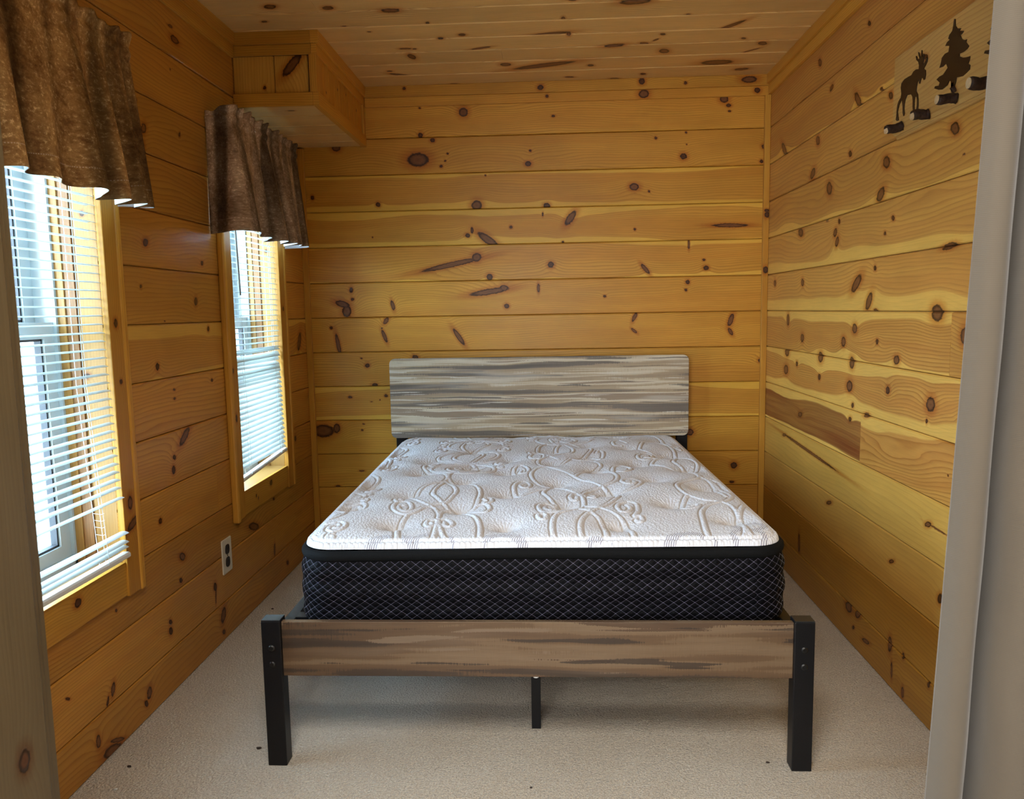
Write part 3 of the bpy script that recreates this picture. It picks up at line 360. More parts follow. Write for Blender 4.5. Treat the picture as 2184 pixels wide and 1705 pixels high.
def structure(name, mb, mats, label=None, **kw):
    o = mb.build(name, mats, None, **kw); o['kind'] = 'structure'
    if label: o['label'] = label; 
    return o
DARKBACK = simple('dark_backing_board', (.12, .055, .02), .8)  # dark wood slab behind the boards

# far wall
mb = MB(); mb.box(-L - .10, R + .10, D + TH, D + .10, -.02, C + .10)
wall_back = structure('wall_back', mb, DARKBACK, 'far wall of horizontal honey-coloured knotty pine boards behind the headboard')
zs = [0.0] + SEAMS + [C]
zs = sorted(set(zs))
back_tone = {2: (.97, 1., .97), 3: (.93, .97, .9), 4: (.95, .95, .9), 5: (.98, 1, 1), 6: (1.02, 1., .95), 7: (1.02, 1., 1.), 8: (1.03, 1.02, 1.05), 9: (1.0, 1., 1.0), 10: (.94, .92, .88), 11: (.93, .92, .88), 12: (1.05, 1.06, 1.05)}
for i in range(len(zs) - 1):
    b0, b1 = zs[i], zs[i + 1]
    t = back_tone.get(i, (.95, .95, .95))
    k = auto_knots('b', -L, R, b0, b1, knots_for('b', -L, R, b0, b1))
    half = {9: .062, 10: .07, 4: .068, 8: .075}.get(i, 9.)
    m = pine('pine_far_wall', tuple(c * q for c, q in zip(HONEY[0], t)), tuple(c * q for c, q in zip(HONEY[1], t)), centre=(b0 + b1) / 2, half=half, knots=k,
             rings=random.uniform(70, 110), swirl=random.uniform(.06, .16), contrast=random.uniform(.6, .95))
    plank('plank', 'b', -L, R, b0, b1, m, wall_back)

# left wall with two window openings
yl0, yl1 = Y0, D
mb = MB()
x0, x1 = -L - .12, -L - TH
ys = [Y0, W1[0] - .02, W1[1] + .02, W2[0] - .02, W2[1] + .02, D + .1]
for a, b in ((0, 1), (2, 3), (4, 5)): mb.box(x0, x1, ys[a], ys[b], -.02, C + .1)
for a, b in ((1, 2), (3, 4)):
    mb.box(x0, x1, ys[a], ys[b], -.02, WZ[0] - .020); mb.box(x0, x1, ys[a], ys[b], WZ[1] + .020, C + .1)
wall_left = structure('wall_left', mb, DARKBACK, 'left wall of knotty pine boards holding two curtained windows', merge=False)
for i in range(len(zs) - 1):
    b0, b1 = zs[i], zs[i + 1]
    if b1 > WZ[0] + .05 and b0 < WZ[1] - .05: segs = [(Y0, W1[0]), (W1[1], W2[0]), (W2[1], D)]
    else: segs = [(Y0, D)]
    if abs(b0 - .475) < .01: segs = [(Y0, W1[0]), (W1[1], 2.70), (2.70, W2[0]), (W2[1], D)]
    for (a0, a1) in segs:
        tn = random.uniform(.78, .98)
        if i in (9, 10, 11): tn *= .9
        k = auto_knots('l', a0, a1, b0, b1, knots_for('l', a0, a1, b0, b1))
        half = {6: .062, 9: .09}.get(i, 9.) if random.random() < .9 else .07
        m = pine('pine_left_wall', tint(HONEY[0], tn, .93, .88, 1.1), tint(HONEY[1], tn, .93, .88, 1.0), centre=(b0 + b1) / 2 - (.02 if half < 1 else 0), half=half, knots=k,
                 rings=random.uniform(60, 110), swirl=random.uniform(.08, .2), contrast=random.uniform(.7, 1.))
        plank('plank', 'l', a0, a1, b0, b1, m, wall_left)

# right wall
mb = MB(); mb.box(R + TH, R + .10, Y0, D + .1, -.02, C + .1)
wall_right = structure('wall_right', mb, DARKBACK, 'right wall of golden knotty pine boards with pale wavy sapwood edges')
RED = (.21, .050, .012); SAPY = (.78, .46, .10)
right_spec = {  # course: list of (a0, a1, heart, sap, centre offset, half, rings, swirl, contrast)
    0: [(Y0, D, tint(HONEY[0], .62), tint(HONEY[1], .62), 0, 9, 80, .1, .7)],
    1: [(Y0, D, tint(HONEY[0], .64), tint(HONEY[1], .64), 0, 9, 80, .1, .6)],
    2: [(Y0, D, (.56, .30, .06), (.62, .35, .075), 0, 9, 70, .1, .35)],
    3: [(Y0, D, (.62, .35, .07), (.70, .42, .10), 0, 9, 60, .12, .35)],
    4: [(Y0, 2.645, (.54, .24, .05), SAPY, -.02, .085, 75, .34, 1.), (2.645, D, RED, SAPY, -.005, .062, 120, .07, .7)],
    5: [(Y0, D, (.56, .25, .05), SAPY, 0.0, .055, 100, .10, 1.)],
    6: [(Y0, 2.08, (.55, .25, .05), SAPY, 0, 9, 90, .1, 1.), (2.08, D, (.53, .235, .048), SAPY, -.01, .070, 100, .08, 1.)],
    7: [(Y0, D, (.60, .28, .06), SAPY, .035, .075, 70, .12, .7)],
    8: [(Y0, D, (.60, .29, .065), SAPY, .03, .085, 60, .25, .7)],
    9: [(Y0, D, (.57, .27, .06), SAPY, .03, .095, 60, .2, .7)],
    10: [(Y0, D, (.58, .28, .065), SAPY, 0, 9, 70, .14, .7)],
    11: [(Y0, D, (.52, .24, .055), SAPY, .02, .09, 90, .12, .8)],
    12: [(Y0, D, (.50, .22, .05), SAPY, 0, 9, 90, .1, .9)],
    13: [(Y0, D, (.50, .22, .05), SAPY, 0, 9, 90, .1, .9)]}
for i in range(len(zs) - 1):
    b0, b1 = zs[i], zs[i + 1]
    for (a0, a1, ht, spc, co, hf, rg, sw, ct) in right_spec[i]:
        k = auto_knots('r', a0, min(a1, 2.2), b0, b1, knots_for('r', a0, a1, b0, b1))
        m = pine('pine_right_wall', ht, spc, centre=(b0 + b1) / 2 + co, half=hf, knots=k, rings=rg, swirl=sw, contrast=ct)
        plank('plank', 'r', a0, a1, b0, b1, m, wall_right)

# ceiling
mb = MB(); mb.box(-L - .12, R + .12, Y0 - .12, D + .1, C + TH, C + .1)
ceiling = structure('ceiling', mb, DARKBACK, 'pine board ceiling over the bed')
cs = [2.875 - .1555 * k for k in range(13, 0, -1)] + [2.875, 3.03, 3.184, 3.336, 3.488, 3.647, D]
CEIL = ((.74, .465, .170), (.86, .60, .25))
for i in range(len(cs) - 1):
    b0, b1 = cs[i], cs[i + 1]
    segs = [(-L, R)]
    if abs(b0 - 3.336) < .01: segs = [(-L, -.185), (-.185, R)]
    elif abs(b1 - 2.875) < .01: segs = [(-L, -.80), (-.80, R)]
    for (a0, a1) in segs:
        tn = random.uniform(.92, 1.08)
        k = auto_knots('c', a0, a1, b0, b1, knots_for('c', a0, a1, b0, b1))
        m = pine('pine_ceiling', tint(CEIL[0], tn), tint(CEIL[1], tn), centre=(b0 + b1) / 2, half=9, knots=k, rings=random.uniform(70, 110), swirl=random.uniform(.06, .12), contrast=.8)
        plank('plank', 'c', a0, a1, b0, b1, m, ceiling, bev=.007)

# carpet floor
m, nt, p = new_mat('cut_pile_carpet')
tc = nt.node('TexCoord').outputs['Object']
n1 = nt.noise(tc, 210, 3, .65); n2 = nt.noise(tc, 4, 3, .6); n3 = nt.noise(tc, 420, 1, .5)
vo = nt.node('TexVoronoi'); vo.inputs['Scale'].default_value = 150; nt.l.new(nt.vmath('ADD', tc, nt.vmath('SCALE', nt.comb(n1, n3), scale=.006)), vo.inputs['Vector'])
c = nt.ramp(n1, [(.30, (.43, .35, .25)), (.5, (.68, .585, .455)), (.72, (.86, .77, .63))])
c = nt.mix(nt.step(n2, .35, .7, 0., .35), c, nt.mix(1., c, (.86, .80, .72, 1), 'MULTIPLY'))
nt.put(p.inputs['Base Color'], c); p.inputs['Roughness'].default_value = .95; p.inputs['Specular IOR Level'].default_value = .1
p.inputs['Sheen Weight'].default_value = .3; p.inputs['Sheen Roughness'].default_value = .6
nt.put(p.inputs['Normal'], nt.bump(nt.math('SUBTRACT', nt.math('ADD', n1, nt.math('MULTIPLY', n3, .4)), nt.math('MULTIPLY', vo.outputs['Distance'], .8)), 1., .007))
CARPET = m
mb = MB(); mb.box(-2.3, 2.6, -3.0, D + .1, -.10, 0.0)
floor = structure('floor', mb, CARPET, 'beige cut-pile carpet')

# crown moulding (two stepped strips) and corner trims
TRIM = [pine('pine_trim', tint(HONEY[0], t), tint(HONEY[1], t), contrast=.7, swirl=.05, rings=120, knots=()) for t in (.95, 1.05, .82)]
def strip(name, lo, hi, grain, mat, parent=None, bevel=.0015):
    mb = MB(); mb.box(lo[0], hi[0], lo[1], hi[1], lo[2], hi[2], grain=grain); o = mb.build(name, mat, parent, bevel=bevel); return o
def kn(*l): return [(a, b, ra, rb, 0) for a, b, ra, rb in l]
tm = pine('pine_crown', tint(HONEY[0], .9), tint(HONEY[1], .9), contrast=.7, swirl=.05, rings=110, knots=kn((-.03, 2.205, .012, .010), (.44, 2.218, .012, .012), (.64, 2.205, .006, .006), (.93, 2.212, .03, .012), (-.67, 2.22, .006, .006)))
tm2 = pine('pine_crown', HONEY[0], HONEY[1], contrast=.6, swirl=.05, rings=110, knots=kn((.45, 2.165, .02, .016), (.97, 2.165, .012, .010), (.0, 2.168, .006, .006)))
cb = strip('trim_1', (-.863, D - .024, 2.184), (R, D, C), 0, tm); tag(cb, 'stepped pine crown moulding along the far wall', kind='structure')
strip('lower_strip', (-.863, D - .014, 2.142), (R, D, 2.184), 0, tm2, cb)
cr1 = strip('trim_2', (R - .024, Y0, 2.19), (R, D - .024, C), 1, TRIM[0]); tag(cr1, 'pine crown moulding along the right wall', kind='structure')
strip('lower_strip', (R - .014, Y0, 2.145), (R, D - .014, 2.19), 1, TRIM[1], cr1)
cl1 = strip('trim_3', (-L, Y0, 2.19), (-L + .022, 3.045, C), 1, TRIM[2]); tag(cl1, 'pine crown moulding along the left wall', kind='structure')
strip('lower_strip', (-L, Y0, 2.145), (-L + .012, 3.045, 2.19), 1, TRIM[2], cl1)
t4m = pine('pine_corner', tint(HONEY[0], .95), HONEY[1], contrast=.6, swirl=.04, rings=140, knots=[(1.60, R - .01, .012, .010, 0), (1.345, R - .012, .014, .010, 0), (1.62, R - .012, .006, .01, 0)])
t4 = strip('trim_4', (R - .027, D - .020, 0), (R - .0005, D - .0005, 2.142), 2, t4m); tag(t4, 'narrow pine corner strip between the far wall and the right wall', kind='structure')
t5 = strip('trim_5', (-L + .0005, D - .020, 0), (-L + .027, D - .0005, 1.96), 2, TRIM[0]); tag(t5, 'narrow pine corner strip between the far wall and the left wall', kind='structure')

# boxed soffit over the second window
SX, SY, SZ = -.863, 3.045, 1.962
soff = bpy.data.objects.new('ceiling_soffit', None); COL.objects.link(soff); soff.location = (-1.03, 3.4, SZ)
tag(soff, 'boxed pine soffit hanging from the ceiling in the far left corner', kind='structure')
def sfront(a, b, d): return (a, SY + .012 + d, b)
def sside(a, b, d): return (SX - .012 - d, a, b)
def sbot(a, b, d): return (a, b, SZ + .004 + d)
YEL = ((.62, .34, .065), (.74, .43, .10))
fx = [-L, -1.035, -.905]
fk = [[(2.035, -1.075, .006, .005, 0)], [(2.115, -.965, .045, .014, .75)]]
for i in range(2):
    m = pine('pine_soffit', *YEL, contrast=.5, rings=90, swirl=.06, knots=[(b, a, r1, r2, an) for (b, a, r1, r2, an) in fk[i]])
    plank('plank', '', 2.012, 2.15, fx[i], fx[i + 1], m, soff, vertical=True, fn=sfront)
n = 9; ya = [SY + .035 + (D - .03 - SY - .035) * k / n for k in range(n + 1)]
for i in range(n):
    t = random.uniform(.85, 1.05)
    m = pine('pine_soffit', tint(HONEY[0], t), tint(HONEY[1], t), contrast=.7, rings=90, swirl=.1, knots=[(random.uniform(2.03, 2.13), random.uniform(ya[i] + .02, ya[i + 1] - .02), .004, .004, 0)] if i % 2 else ())
    plank('plank', '', 2.012, 2.15, ya[i], ya[i + 1], m, soff, vertical=True, fn=sside, bev=.0035)
yb = [SY + .012, 3.21, 3.38, 3.55, 3.70, D]
for i in range(5):
    m = pine('pine_soffit', *CEIL, contrast=.7, rings=90, swirl=.1, knots=[(-1.0, 3.13, .012, .006, 0)] if i == 0 else ())
    plank('plank', '', -L, SX - .02, yb[i], yb[i + 1], m, soff, fn=sbot)
for (z0, z1, th, mt) in ((SZ, 2.012, .012, TRIM[0]), (2.150, 2.188, .010, TRIM[2]), (2.188, C, .020, TRIM[2])):
    strip('trim_strip', (-L, SY + .012 - th, z0), (SX - .0245, SY + .011, z1), 0, mt, soff)
    strip('trim_strip', (SX - .024, SY + .012 - th, z0), (SX - .012 + th, D, z1), 1, TRIM[0] if mt is TRIM[0] else TRIM[1], soff)
strip('corner_strip', (-.898, SY + .004, 2.012), (SX - .012, SY + .03, 2.15), 2, TRIM[1], soff)
strip('corner_strip', (SX - .03, SY + .0, 2.012), (SX - .004, SY + .035, 2.15), 2, TRIM[0], soff)
strip('corner_strip', (SX - .03, D - .03, 2.012), (SX - .002, D - .001, 2.15), 2, TRIM[0], soff)
mb = MB(); mb.box(-L, SX - .026, SY + .026, D, SZ + .018, C); mb.build('core', DARKBACK, soff)

# partition the picture is taken through, and the room behind it
PLAIN = pine('pine_plain', tint(HONEY[0], .9), tint(HONEY[1], .9), knots=(), contrast=.6)
mb = MB(); y0, y1 = Y0 - .12, Y0 - .004
mb.box(-1.9, -.622, y0, y1, 0, 2.4, grain=0); mb.box(.90, 2.2, y0, y1, 0, 2.4, grain=0); mb.box(-.622, .90, y0, y1, 2.06, 2.4, grain=0)
wf = structure('wall_front', mb, PLAIN, 'partition with the wide opening the bed nook is seen through', merge=False)
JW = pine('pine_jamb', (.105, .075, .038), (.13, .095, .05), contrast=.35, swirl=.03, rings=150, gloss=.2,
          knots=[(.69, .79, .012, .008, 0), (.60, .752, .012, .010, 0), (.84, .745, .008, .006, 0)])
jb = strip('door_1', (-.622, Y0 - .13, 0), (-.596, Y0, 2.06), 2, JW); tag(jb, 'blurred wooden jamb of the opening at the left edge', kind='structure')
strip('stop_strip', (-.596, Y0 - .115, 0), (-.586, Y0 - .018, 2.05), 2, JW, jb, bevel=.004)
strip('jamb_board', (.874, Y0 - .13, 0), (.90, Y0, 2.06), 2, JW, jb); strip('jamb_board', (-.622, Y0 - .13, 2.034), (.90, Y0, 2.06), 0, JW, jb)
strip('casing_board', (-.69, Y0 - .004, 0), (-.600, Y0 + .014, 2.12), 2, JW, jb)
mb = MB()
mb.box(-2.0, -1.9, -3.0, y1, 0, 2.5, grain=1); mb.box(2.2, 2.3, -3.0, y1, 0, 2.5, grain=1)
mb.box(-2.0, 2.3, -3.1, -3.0, 0, 2.5)
mb.box(-2.0, 2.3, -3.1, y0, 2.4, 2.5)
structure('wall_rear', mb, simple('off_white_panelling', (.72, .70, .66), .6), 'pale room behind the camera', merge=False)  # unseen walls; off-white picked to keep the bounced fill light neutral
mb = MB(); mb.box(-40, 40, -40, 40, -.9, -.8)
gr = structure('ground', mb, simple('pale_gravel', (.5, .5, .47), .9, noise=.25, nscale=30), 'pale gravel ground outside the windows')

# ------------------------------------------------------------------ windows
VINYL = simple('white_vinyl', (.46, .50, .50), .35)
GASK = simple('black_gasket', (.03, .03, .035), .5)
glassm, nt, p = new_mat('window_glass')
nt.n.remove(p); gl = nt.node('BsdfGlossy'); gl.inputs['Roughness'].default_value = .02; tr = nt.node('BsdfTransparent'); tr.inputs[0].default_value = (.93, .97, .96, 1)
fr = nt.node('Fresnel'); geo = nt.node('NewGeometry'); mx = nt.node('MixShader'); nt.l.new(nt.math('MULTIPLY', fr.outputs[0], nt.math('SUBTRACT', 1., geo.outputs['Backfacing'])), mx.inputs[0]); nt.l.new(tr.outputs[0], mx.inputs[1]); nt.l.new(gl.outputs[0], mx.inputs[2])
nt.l.new(mx.outputs[0], [n for n in nt.n if n.type == 'OUTPUT_MATERIAL'][0].inputs[0])
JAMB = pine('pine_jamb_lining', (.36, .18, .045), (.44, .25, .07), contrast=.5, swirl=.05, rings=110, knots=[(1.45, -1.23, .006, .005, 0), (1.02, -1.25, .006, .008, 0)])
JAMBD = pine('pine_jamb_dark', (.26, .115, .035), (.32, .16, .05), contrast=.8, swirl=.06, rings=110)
def window(n, y0, y1, label, knots_far):
    z0, z1 = WZ
    w = bpy.data.objects.new('window_%d' % n, None); COL.objects.link(w); w.location = (-L, (y0 + y1) / 2, z0); tag(w, label, kind='structure')
    # wooden lining of the deep opening
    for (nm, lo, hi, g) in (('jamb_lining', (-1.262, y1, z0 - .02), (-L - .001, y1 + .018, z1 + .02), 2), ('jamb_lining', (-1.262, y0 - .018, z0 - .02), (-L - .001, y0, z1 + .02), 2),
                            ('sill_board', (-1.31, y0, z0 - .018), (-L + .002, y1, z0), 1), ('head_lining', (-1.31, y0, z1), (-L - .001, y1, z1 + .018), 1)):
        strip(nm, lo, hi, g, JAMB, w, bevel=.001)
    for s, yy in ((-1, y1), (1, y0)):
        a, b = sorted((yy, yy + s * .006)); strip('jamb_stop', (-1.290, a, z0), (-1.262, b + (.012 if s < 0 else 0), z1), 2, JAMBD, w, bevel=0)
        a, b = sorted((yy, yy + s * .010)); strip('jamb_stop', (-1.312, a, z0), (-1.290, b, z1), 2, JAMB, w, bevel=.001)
    # vinyl frame
    mb = MB(); x0, x1 = -1.43, -1.312; t = .028
    mb.box(x0, x1, y0 - .02, y0 + t - .01, z0 - .02, z1 + .02); mb.box(x0, x1, y1 - t + .01, y1 + .02, z0 - .02, z1 + .02)
    mb.box(x0, x1, y0, y1, z0 - .02, z0 + t); mb.box(x0, x1, y0, y1, z1 - t, z1 + .02)
    mb.build('vinyl_frame', VINYL, w, bevel=.002, merge=False)
    zm = 1.145
    for (nm, xa, xb, za, zb) in (('lower_sash', -1.352, -1.322, z0 + .022, zm + .02), ('upper_sash', -1.400, -1.370, zm - .02, z1 - .022)):
        mb = MB(); ya_, yb_ = y0 + .018, y1 - .018; s = .042
        mb.box(xa, xb, ya_, ya_ + s, za, zb); mb.box(xa, xb, yb_ - s, yb_, za, zb)
        mb.box(xa, xb, ya_ + s, yb_ - s, za, za + s); mb.box(xa, xb, ya_ + s, yb_ - s, zb - s, zb)
        so = mb.build(nm, VINYL, w, bevel=.003, merge=False)
        mb = MB(); q = .006; xm = (xa + xb) / 2; yA, yB, zA, zB = ya_ + s, yb_ - s, za + s, zb - s
        for (a, b, c_, d_) in ((yA, yA + q, zA, zB), (yB - q, yB, zA, zB), (yA, yB, zA, zA + q), (yA, yB, zB - q, zB)): mb.box(xm - .009, xm + .009, a, b, c_, d_)
        mb.build('gasket', GASK, so, merge=False)
        mb = MB(); mb.box(xm - .001, xm + .001, yA, yB, zA, zB); mb.build('glass_pane', glassm, so)
    strip('sash_lock', (-1.345, (y0 + y1) / 2 - .03, zm + .02), (-1.325, (y0 + y1) / 2 + .03, zm + .032), 1, VINYL, w, bevel=.003)
    # casing boards on the wall face
    T = .018; cz0 = z0 - .098
    cm = pine('pine_casing', tint(HONEY[0], .80, 1, .93, .9), tint(HONEY[1], .82, 1, .95, .9), contrast=.7, swirl=.04, rings=110, knots=knots_far)
    cm2 = pine('pine_casing_edge', tint(HONEY[0], .95), HONEY[1], contrast=.5, swirl=.04, rings=110)
    strip('casing_board', (-L, y1, cz0), (-L + T, y1 + .062, z1 + .095), 2, cm, w, bevel=.002)
    strip('casing_bead', (-L, y1 + .062, cz0 - .004), (-L + T + .004, y1 + .086, z1 + .095), 2, cm2, w, bevel=.006)
    strip('casing_board', (-L, y0 - .062, cz0), (-L + T, y0, z1 + .095), 2, cm, w, bevel=.002)
    strip('casing_bead', (-L, y0 - .086, cz0 - .004), (-L + T + .008, y0 - .062, z1 + .095), 2, cm2, w, bevel=.006)
    am = pine('pine_apron', tint(HONEY[0], .82), tint(HONEY[1], .82), contrast=.7, swirl=.06, rings=110, knots=[(y0 + .30, z0 - .03, .012, .010, 0), (y0 + .13, z0 - .045, .004, .006, 0), (y0 + .15, z0 - .06, .004, .006, 0)])
    strip('apron_board', (-L, y0, cz0 + .004), (-L + .012, y1, z0), 1, am, w, bevel=.001)
    strip('head_casing', (-L, y0, z1), (-L + T, y1, z1 + .095), 1, am, w, bevel=.002)
    return w
window(1, *W1, 'nearer left window with white blind half open and blurred at the frame edge', [(1.16, 2.085, .010, .008, 0), (.66, 2.09, .016, .010, 0), (1.0, 2.09, .006, .006, 0), (.60, 2.10, .03, .01, 1.2)])
window(2, *W2, 'farther left window beside the bed under the boxed soffit', [(.79, 2.86, .012, .007, 0), (.97, 2.85, .008, .008, 0), (1.2, 3.44, .008, .008, 0)])
# ------------------------------------------------------------------ blinds
m, nt, p = new_mat('blind_vinyl')
p.inputs['Base Color'].default_value = (.68, .74, .74, 1); p.inputs['Roughness'].default_value = .38
tl = nt.node('BsdfTranslucent'); tl.inputs[0].default_value = (.80, .84, .80, 1); mx = nt.node('MixShader'); mx.inputs[0].default_value = .28
nt.l.new(p.outputs[0], mx.inputs[1]); nt.l.new(tl.outputs[0], mx.inputs[2]); nt.l.new(mx.outputs[0], [n for n in nt.n if n.type == 'OUTPUT_MATERIAL'][0].inputs[0])
SLAT = m
RAIL = simple('blind_rail_white', (.74, .76, .75), .4)
CORD = simple('white_cord', (.78, .80, .78), .8)
WAND = simple('clear_grey_wand', (.30, .33, .33), .25)

def slat_mesh(length):
    mb = MB(); n = 6; w = .0125; h = .0033; t = .0005
    top = [(w * (2 * k / n - 1), h * (1 - (2 * k / n - 1) ** 2)) for k in range(n + 1)]
    for k in range(n):
        (xa, za), (xb, zb) = top[k], top[k + 1]; y0, y1 = -length / 2, length / 2
        for dz in (0, -t):
            mb.face([(xa, y0, za + dz), (xb, y0, zb + dz), (xb, y1, zb + dz), (xa, y1, za + dz)], [(0, 0)] * 4)
    for (xa, za) in (top[0], top[-1]):
        mb.face([(xa, -length / 2, za), (xa, length / 2, za), (xa, length / 2, za - t), (xa, -length / 2, za - t)], [(0, 0)] * 4)
    me = bpy.data.meshes.new('slat'); me.from_pydata(mb.v, [], mb.f); me.materials.append(SLAT)
    me.polygons.foreach_set('use_smooth', [True] * len(me.polygons)); return me

def blind(y0, y1, label, slats, rail, cords_y, gap_cord):
    """slats: list of (z, x, tilt, roll, dy)"""
    b = empty('window_blind', (-1.2, (y0 + y1) / 2, WZ[1]), label, 'blind', 'white slatted blinds in the left windows')
    ym = (y0 + y1) / 2; me = slat_mesh(y1 - y0)
    for (z, x, tilt, roll, dy) in slats:
        o = bpy.data.objects.new('slat', me); COL.objects.link(o); o.parent = b; o.matrix_parent_inverse = parent_inv(b)
        o.location = (x, ym + dy, z); o.rotation_euler = (roll, tilt, 0)
    mb = MB(); mb.box(-1.222, -1.182, y0, y1, WZ[1] - .028, WZ[1] - .002); mb.build('headrail', RAIL, b, bevel=.003)
    rz0, rz1, rx_ = rail       # bottom rail ends (near, far) and x
    prof = [(-.0125, 0), (-.0125, .008), (-.009, .012), (.009, .012), (.0125, .008), (.0125, .0), (.008, -.004), (-.008, -.004)]
    mb = MB(); n = len(prof)
    A = [(rx_ + a, y0 - .003, rz0 + c_) for a, c_ in prof]; B_ = [(rx_ + a, y1 + .004, rz1 + c_) for a, c_ in prof]
    for i in range(n): mb.face([A[i], A[(i + 1) % n], B_[(i + 1) % n], B_[i]], [(0, 0)] * 4)
    mb.face(A, [(0, 0)] * n); mb.face(B_, [(0, 0)] * n); mb.build('bottom_rail', RAIL, b)
    for cy_ in cords_y:
        f = (cy_ - y0) / (y1 - y0); zb = rz0 * (1 - f) + rz1 * f
        for dx in (-.0135, .0135, 0.004):
            pts = [(-1.20 + dx, cy_ + (.006 if dx == .004 else 0), WZ[1] - .02), (-1.20 + dx, cy_ + (.006 if dx == .004 else 0), 1.0), (rx_ + dx, cy_, zb + .006)]
            tube(pts, .0007, 5).build('ladder_cord', CORD, b)
        if gap_cord:
            mb = MB()
            for zz in gap_cord:
                t_ = tube([(rx_ - .0135 - .006, cy_, zz), (rx_, cy_ + .002, zz - .004), (rx_ + .0135 - .004, cy_, zz)], .0005, 4); 
                k = len(mb.v); mb.v += t_.v; mb.f += [tuple(i + k for i in f_) for f_ in t_.f]; mb.uv += t_.uv; mb.m += t_.m
            mb.build('ladder_rungs', CORD, b)
    return b
rnd = random.Random(3)
sl = []; z = 1.712
while z > .705:
    k = max(0, (1.15 - z) / .6); sl.append((z, -1.200 + .020 * k, math.radians(3 + rnd.uniform(-1.5, 1.5)), math.radians(rnd.uniform(-.15, .15)), rnd.uniform(-.001, .001))); z -= .0222
sl += [(.683, -1.180, math.radians(-6), .004, .003), (.588, -1.177, math.radians(6), -.006, .006), (.563, -1.177, math.radians(8), -.003, .004), (.548, -1.177, math.radians(4), 0, .001)]
blind(W1[0] + .006, W1[1] - .008, 'white slatted blind in the nearer left window, slats open with a gap near the bottom', sl, (.522, .520, -1.176), (1.62, 1.945), (.668, .650, .632, .612))
sl = []; z = 1.712
while z > 1.03:
    sl.append((z, -1.198, math.radians(4 + rnd.uniform(-2, 2)), 0, 0)); z -= .0225
for (dz, t_, r_) in ((.022, 25, .004), (.045, 62, .010), (.060, 68, -.008), (.080, 38, -.022), (.098, 64, .012), (.112, 66, .020), (.130, 60, .006)):
    sl.append((1.03 + .02 - dz, -1.198, math.radians(t_), r_, rnd.uniform(-.002, .002)))
z = .905
while z > .585:
    f = (z - .58) / .33; sl.append((z, -1.196, math.radians(40 + rnd.uniform(-2, 2)), -.0 + .03 * (1 - f), 0)); z -= .0208
blind(W2[0] + .006, W2[1] - .008, 'white slatted blind in the farther left window, lower slats closed and bottom rail crooked', sl, (.540, .572, -1.190), (2.985, 3.33), None)
wd = tube([(-1.180, 2.95, 1.70), (-1.176, 2.951, 1.45), (-1.172, 2.952, 1.250)], .0035, 8).build('tilt_wand', WAND, bpy.data.objects['window_blind.001'], smooth=True)

# ------------------------------------------------------------------ valances
def fabric(name, cols, seed, lining=False):
    m, nt, p = new_mat(name)
    uv = nt.uv()
    a = nt.noise(nt.vmath('MULTIPLY', uv, (9., 7., 0)), 1, 4, .6, w=seed); b = nt.noise(nt.vmath('MULTIPLY', uv, (95., 130., 0)), 1, 4, .75, w=seed)
    e = nt.noise(nt.vmath('MULTIPLY', uv, (26., 60., 0)), 1, 4, .7, w=seed + 3)
    x = nt.math('ADD', nt.math('MULTIPLY', a, .55), nt.math('ADD', nt.math('MULTIPLY', e, .30), nt.math('MULTIPLY', b, .30)))
    col = nt.ramp(x, [(.38, cols[0]), (.50, cols[1]), (.62, cols[2]), (.74, cols[3])])
    fl = nt.step(b, .54, .66); col = nt.mix(nt.math('MULTIPLY', nt.math('MULTIPLY', fl, nt.step(a, .36, .56)), .6), col, (*cols[4], 1))
    u_, v_, _ = nt.sep(uv)
    st = nt.math('MULTIPLY', nt.step(nt.math('ABSOLUTE', nt.math('SUBTRACT', v_, .045)), .0016, .0005), nt.step(nt.math('FRACT', nt.math('MULTIPLY', u_, 180.)), .4, .5))
    col = nt.mix(nt.math('MULTIPLY', st, .6), col, (.45, .38, .30, 1))
    pn = nt.noise(nt.comb(nt.math('MULTIPLY', u_, 11.), nt.math('MULTIPLY', v_, .7)), 1, 1, .5, w=seed + 7)
    k_ = nt.step(pn, .40, .60, .50, 2.0); col = nt.mix(1., col, nt.comb(k_, k_, k_), 'MULTIPLY')
    nt.put(p.inputs['Base Color'], col); p.inputs['Roughness'].default_value = .8; p.inputs['Specular IOR Level'].default_value = .12
    nt.put(p.inputs['Normal'], nt.bump(nt.math('ADD', b, nt.math('MULTIPLY', e, 2)), .35, .001))
    return m
LIN = simple('white_lining', (.72, .74, .76), .85)
